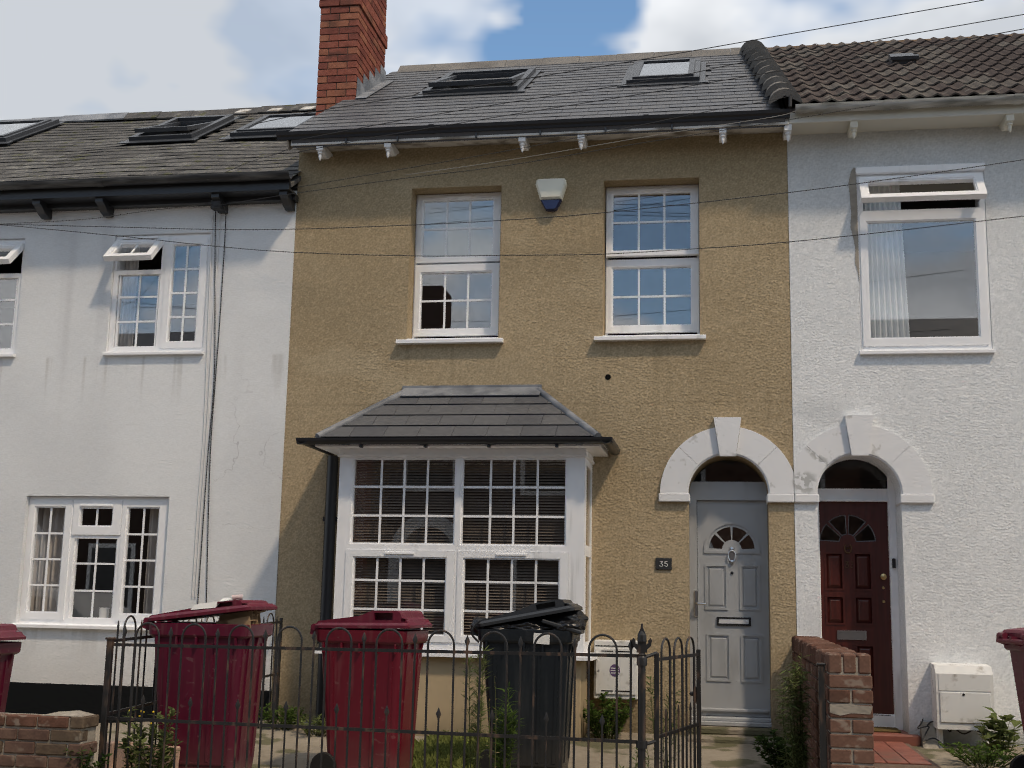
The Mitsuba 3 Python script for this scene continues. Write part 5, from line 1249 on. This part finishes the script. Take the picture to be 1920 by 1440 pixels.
# what fills them
cb = thing('cardboard', 'folded brown cardboard sticking out of the open burgundy bin', 'cardboard')
for k, (x0, x1, yy, a, h) in enumerate(((0.10, 0.30, -0.20, -6, 0.02), (0.10, 0.34, -0.13, -8, 0.06), (0.10, 0.345, -0.05, -10, 0.07), (0.20, 0.36, -0.24, -11, 0.03), (0.1, 0.33, 0.05, -9, 0.08))):
    m = join([bx(x0, x1, yy, yy + 0.006, 0.94, 0.985 + h), bx(x0 + 0.03, x1 - 0.01, yy + 0.0065, yy + 0.16, 0.975 + h - 0.02, 0.981 + h - 0.02)])
    add('sheet', moved(m, M1 @ rot([0, 1, 0], a, (x0, yy, 0.98))), 'mat_card', cb)
pp = thing('paper_label', 'torn white paper lying on the lid of the open burgundy bin', 'paper')
add('sheet', on(M1, L1, hull([(-0.05, -0.284, 1.036), (0.13, -0.284, 1.032), (-0.02, -0.272, 1.068), (0.14, -0.270, 1.072), (0.0, -0.15, 1.072), (0.13, -0.15, 1.074)])), 'mat_paper', pp)
add('scrap', on(M1, L1, hull([(0.15, -0.272, 1.070), (0.20, -0.274, 1.068), (0.16, -0.21, 1.090), (0.22, -0.20, 1.084)])), 'mat_paper', pp)
solo('crushed_can', 'crushed can on the lid of the open burgundy bin', 'can', on(M1, L1, moved(tube([(0.22, -0.20, 1.086), (0.25, -0.19, 1.088), (0.285, -0.175, 1.084)], [0.019, 0.015, 0.020], 12), np.eye(4))), 'mat_can', smooth=40)
bag = thing('rubbish_bag', 'torn black rubbish bags bulging out of the overfull black bin', 'rubbish bag')
for k, (dx, dy, dz, r_, sq) in enumerate(((0.02, -0.16, 1.005, 0.15, (1.5, 0.9, 0.42)), (0.24, -0.12, 1.03, 0.14, (1.15, 0.9, 0.62)), (0.30, -0.22, 1.01, 0.10, (1.2, 0.9, 0.55)), (-0.20, -0.20, 1.00, 0.11, (1.3, 0.9, 0.40)), (0.15, 0.1, 1.05, 0.20, (1.3, 1.0, 0.6)), (0.35, -0.05, 1.02, 0.09, (0.9, 1.3, 0.7)))):
    add('bag', moved(blob(r_, 30 + k, 0.24, 4, 4.0, sq), M3 @ shift(dx, dy, dz)), 'mat_bag', bag, smooth=True)
rb2 = thing('black_plastic_strap', 'shredded black plastic hanging from the hinge of the black bin', 'plastic')
for k in range(1):
    P = [(-0.33 + 0.02 * k, -0.31, 1.04 + 0.012 * k), (-0.37 + 0.02 * k, -0.33, 1.00), (-0.38 + 0.03 * k, -0.335, 0.95 - 0.02 * k), (-0.33 + 0.04 * k, -0.325, 0.90 - 0.015 * (k % 3))]
    add('strip', moved(tube(catmull(P, 5), 0.008, 5), M3), 'mat_bag', rb2)
add('crumple', moved(blob(0.085, 77, 0.3, 3, 4.0, (0.9, 0.8, 0.75)), M3 @ shift(-0.35, -0.20, 1.0)), 'mat_bag', rb2, smooth=True)
solo('slate_piece', 'flat grey board lying out of the right side of the black bin', 'board', moved(cbx(0.12, 0.42, -0.30, -0.05, 1.02, 1.045, 0.006), M3 @ rot([0, 1, 0], 14, (0.2, 0, 1.0))), 'mat_bin_black_lid')
solo('bin_sticker', 'white address sticker on the rim of the black bin', 'sticker', moved(tm([(x, -0.3045, z) for x, z in ((0.07, 0.90), (0.19, 0.895), (0.195, 0.965), (0.075, 0.97))], [[0, 1, 2], [0, 2, 3]]), M3), 'mat_paper')

# ------------------------------------------------------------------ the path, steps and small ground things
tp = struct('tiled_path', bx(0.83, 1.50, -3.9, -0.123, -0.05, 0.2245), 'mat_mortar_dark')
r4 = random.Random(9)
for i in range(10):
    for j in range(4):
        x, y = 0.84 + j * 0.155, -0.13 - i * 0.145
        add('tile', cbx(x, x + 0.148, y - 0.138, y, 0.225, 0.235 + r4.uniform(0, 0.002), 0.002), 'mat_quarry', tp)
solo('stone_block', 'grey stone block at the foot of the right doorway', 'stone', hull([(1.60, -0.30, 0.1), (1.72, -0.32, 0.1), (1.60, -0.02, 0.1), (1.74, -0.02, 0.1), (1.61, -0.03, 0.40), (1.72, -0.03, 0.39), (1.62, -0.2, 0.22)]), 'mat_mortar')

def leaf_mesh(P, D, U, L, W):
    """Many leaves: base points P, directions D, up hints U, lengths L and widths W; each a folded blade of four triangles."""
    P, D, U = (np.asarray(a, float) for a in (P, D, U)); L, W = np.asarray(L, float)[:, None], np.asarray(W, float)[:, None]
    D = D / (np.linalg.norm(D, axis=1, keepdims=True) + 1e-9)
    S = np.cross(D, U); S /= np.linalg.norm(S, axis=1, keepdims=True) + 1e-9
    N = np.cross(S, D)
    mid = P + D * L * 0.45 - N * L * 0.03
    v = np.stack([P, mid + S * W / 2 + N * W * 0.15, P + D * L - N * L * 0.12, mid - S * W / 2 + N * W * 0.15, mid], 1).reshape(-1, 3)
    b = np.arange(len(P))[:, None] * 5
    f = np.concatenate([b + [0, 1, 4], b + [1, 2, 4], b + [2, 3, 4], b + [3, 0, 4]])
    return tm(v, f)
def plant(name, label, cat, x, y, h, stems, leaf, n_leaf, spread, mat_, lean=(0, 0), seed=0, width=0.35, group=None, zb=None, bend=0.3, low=0.08, up=0.5):
    g = np.random.default_rng(seed)
    t = thing(name, label, cat, group)
    z0 = gz0(x, y) if zb is None else zb
    st, P, D = [], [], []
    for s in range(stems):
        a = g.uniform(0, 2 * math.pi); rr = spread * math.sqrt(g.uniform(0, 1))
        hh = h * g.uniform(0.55, 1.0)
        b0 = np.array([x + 0.35 * rr * math.cos(a), y + 0.35 * rr * math.sin(a), z0])
        tip = np.array([x + rr * math.cos(a) + lean[0], y + rr * math.sin(a) + lean[1], z0 + hh])
        c_ = (b0 + tip) / 2 + np.array([g.normal() * bend * 0.1, g.normal() * bend * 0.1, 0.1 * hh])
        tt = np.linspace(0, 1, 7)[:, None]
        cur = (1 - tt) ** 2 * b0 + 2 * tt * (1 - tt) * c_ + tt ** 2 * tip
        st.append(tube(cur, np.linspace(0.0042, 0.0014, 7), 4))
        for k in range(n_leaf):
            q = g.uniform(low, 1.0) ** 0.8
            p = (1 - q) ** 2 * b0 + 2 * q * (1 - q) * c_ + q ** 2 * tip
            az = g.uniform(0, 2 * math.pi)
            P.append(p); D.append([math.cos(az), math.sin(az), g.uniform(up - 0.5, up + 0.5)])
    n = len(P)
    add('stem', join(st), 'mat_stem', t)
    Ls = leaf * g.uniform(0.5, 1.15, n)
    add('leaves', leaf_mesh(P, D, np.tile([0, 0, 1.0], (n, 1)) + g.normal(0, 0.25, (n, 3)), Ls, Ls * width), mat_, t, kind='stuff')
    return t
pl = plant('weed', 'leafy weed with yellow flowers growing through the fence at the left', 'weed', -3.60, -3.34, 0.54, 22, 0.065, 34, 0.18, 'mat_leaf_pale', seed=1, width=0.5, zb=0.05)
gq = np.random.default_rng(3)
add('flowers', join([moved(trimesh.creation.icosphere(subdivisions=1, radius=0.007), shift(-3.62 + gq.normal() * 0.05, -3.39 + gq.normal() * 0.04, 0.50 + gq.uniform(0, 0.10))) for _ in range(8)]), 'mat_flower', pl, kind='stuff')
plant('bush', 'dark green bushy weed at the foot of the low brick wall', 'weed', -3.88, -3.62, 0.36, 18, 0.045, 36, 0.13, 'mat_leaf_dark', seed=2, width=0.6, zb=0.02)
plant('weed', 'tall feathery weed left of the black bin', 'weed', -1.60, -2.75, 0.95, 5, 0.075, 150, 0.06, 'mat_leaf_pale', seed=4, width=0.13, zb=0.05, low=0.2, up=0.6)
plant('weed', 'tall feathery weed in front of the black bin', 'weed', -1.36, -3.10, 0.80, 6, 0.085, 150, 0.07, 'mat_leaf', seed=5, width=0.13, zb=0.02, low=0.05, up=0.6)
plant('weed', 'dry brown stalk in front of the black bin', 'weed', -1.40, -3.2, 0.98, 2, 0.03, 14, 0.06, 'mat_straw', seed=6, width=0.3, zb=0.0)
plant('weed', 'thin tall weed behind the open gate', 'weed', -0.35, -2.70, 0.85, 6, 0.060, 60, 0.16, 'mat_leaf_dark', seed=7, width=0.16, zb=0.08, low=0.1)
plant('weed', 'feathery weed standing at the foot of the gate post', 'weed', -0.53, -3.2, 0.50, 6, 0.055, 60, 0.14, 'mat_leaf', seed=17, width=0.16, zb=0.05, low=0.1)
plant('bush', 'small green bush under the meter cabinet by the bay', 'bush', -0.95, -0.42, 0.36, 34, 0.05, 40, 0.26, 'mat_leaf', seed=8, width=0.6)
plant('bush', 'tall feathery green plant against the brick garden wall', 'bush', 0.47, -2.75, 0.95, 11, 0.085, 150, 0.10, 'mat_leaf_pale', seed=9, width=0.14, zb=0.11, low=0.02, up=0.1, lean=(-0.02, 0.0))
plant('bush', 'low dark ivy at the foot of the brick garden wall by the grey door', 'bush', 0.45, -1.5, 0.28, 40, 0.05, 30, 0.24, 'mat_leaf_dark', seed=10, width=0.7)
plant('weed', 'broad leaved weed by the gas meter box', 'weed', 2.13, -0.55, 0.34, 16, 0.13, 7, 0.20, 'mat_leaf_pale', seed=11, width=0.6)
plant('weed', 'low green weeds in front of the gas meter box', 'weed', 1.93, -0.95, 0.16, 40, 0.05, 16, 0.35, 'mat_leaf', seed=12, width=0.5)
plant('weed', 'green weeds at the corner of the tan house by the left fence', 'weed', -3.72, -0.50, 0.22, 34, 0.05, 18, 0.24, 'mat_leaf', seed=13, width=0.5)
plant('weed', 'small ferny weed at the foot of the black downpipe', 'weed', -3.35, -0.75, 0.16, 30, 0.05, 16, 0.24, 'mat_leaf_pale', seed=14, width=0.35)
g = np.random.default_rng(21)
n = 5200
X = g.uniform(-2.35, -1.55, n); Y = g.uniform(-2.2, -0.72, n)
keep = meshkit.fbm(np.stack([X * 2.2, Y * 2.2, X * 0], -1), 3, 2) + 0.10 > 0.42
X, Y = X[keep], Y[keep]; n = len(X)
D = np.stack([g.normal(0, 0.55, n), g.normal(0, 0.55, n), np.ones(n)], 1)
Lg = g.uniform(0.03, 0.13, n)
W_ = np.where(g.uniform(0, 1, n) < 0.35, 0.55, 0.16)
D[W_ > 0.3, 2] = g.uniform(0.1, 0.9, (W_ > 0.3).sum())
k = key_for('grass')
scene[k] = mikit.ply(leaf_mesh(np.stack([X, Y, ground_z(X, Y) - 0.01], 1), D, g.normal(0, 1, (n, 3)), Lg, Lg * W_), 'mat_grass')
labels[k] = {'label': 'rough bright green grass growing between the bins under the bay window', 'category': 'grass', 'kind': 'stuff'}

# ------------------------------------------------------------------ a car parked down the street, seen in the left window
car = thing('parked_car', 'silver car parked on the street, mirrored in the left ground floor window', 'car')
side = affinity.scale(Polygon([(-2.1, 0.35), (2.05, 0.35), (2.12, 0.62), (2.0, 0.86), (1.15, 0.96), (0.55, 1.38), (-0.9, 1.44), (-1.75, 1.05), (-2.12, 0.95), (-2.18, 0.6)]), 1, 1.09, origin=(0, 0))
add('body', moved(ext(side.buffer(0.04), -0.84, 0.84), shift(-10.4, -7.15, -0.22)), 'mat_car', car)
for yy in (-0.845, 0.845):
    s_ = 0.003 if yy > 0 else -0.003
    for pw in (Polygon([(0.95, 0.98), (0.50, 1.32), (-0.1, 1.36), (-0.1, 0.98)]), Polygon([(-0.18, 0.98), (-0.18, 1.36), (-0.85, 1.37), (-1.45, 1.05), (-1.3, 0.98)])):
        add('side_window', moved(ext(affinity.scale(pw, 1, 1.09, origin=(0, 0)), min(yy, yy + s_), max(yy, yy + s_)), shift(-10.4, -7.15, -0.22)), 'mat_car_glass', car)
    for xx in (-1.35, 1.3):
        add('wheel', moved(lathe([(0, -0.1), (0.28, -0.1), (0.31, -0.06), (0.31, 0.06), (0.28, 0.1), (0, 0.1)], 20), shift(-10.4 + xx, -7.15 + yy * 0.92, 0.09) @ rot([1, 0, 0], 90)), 'mat_rubber', car, smooth=40)
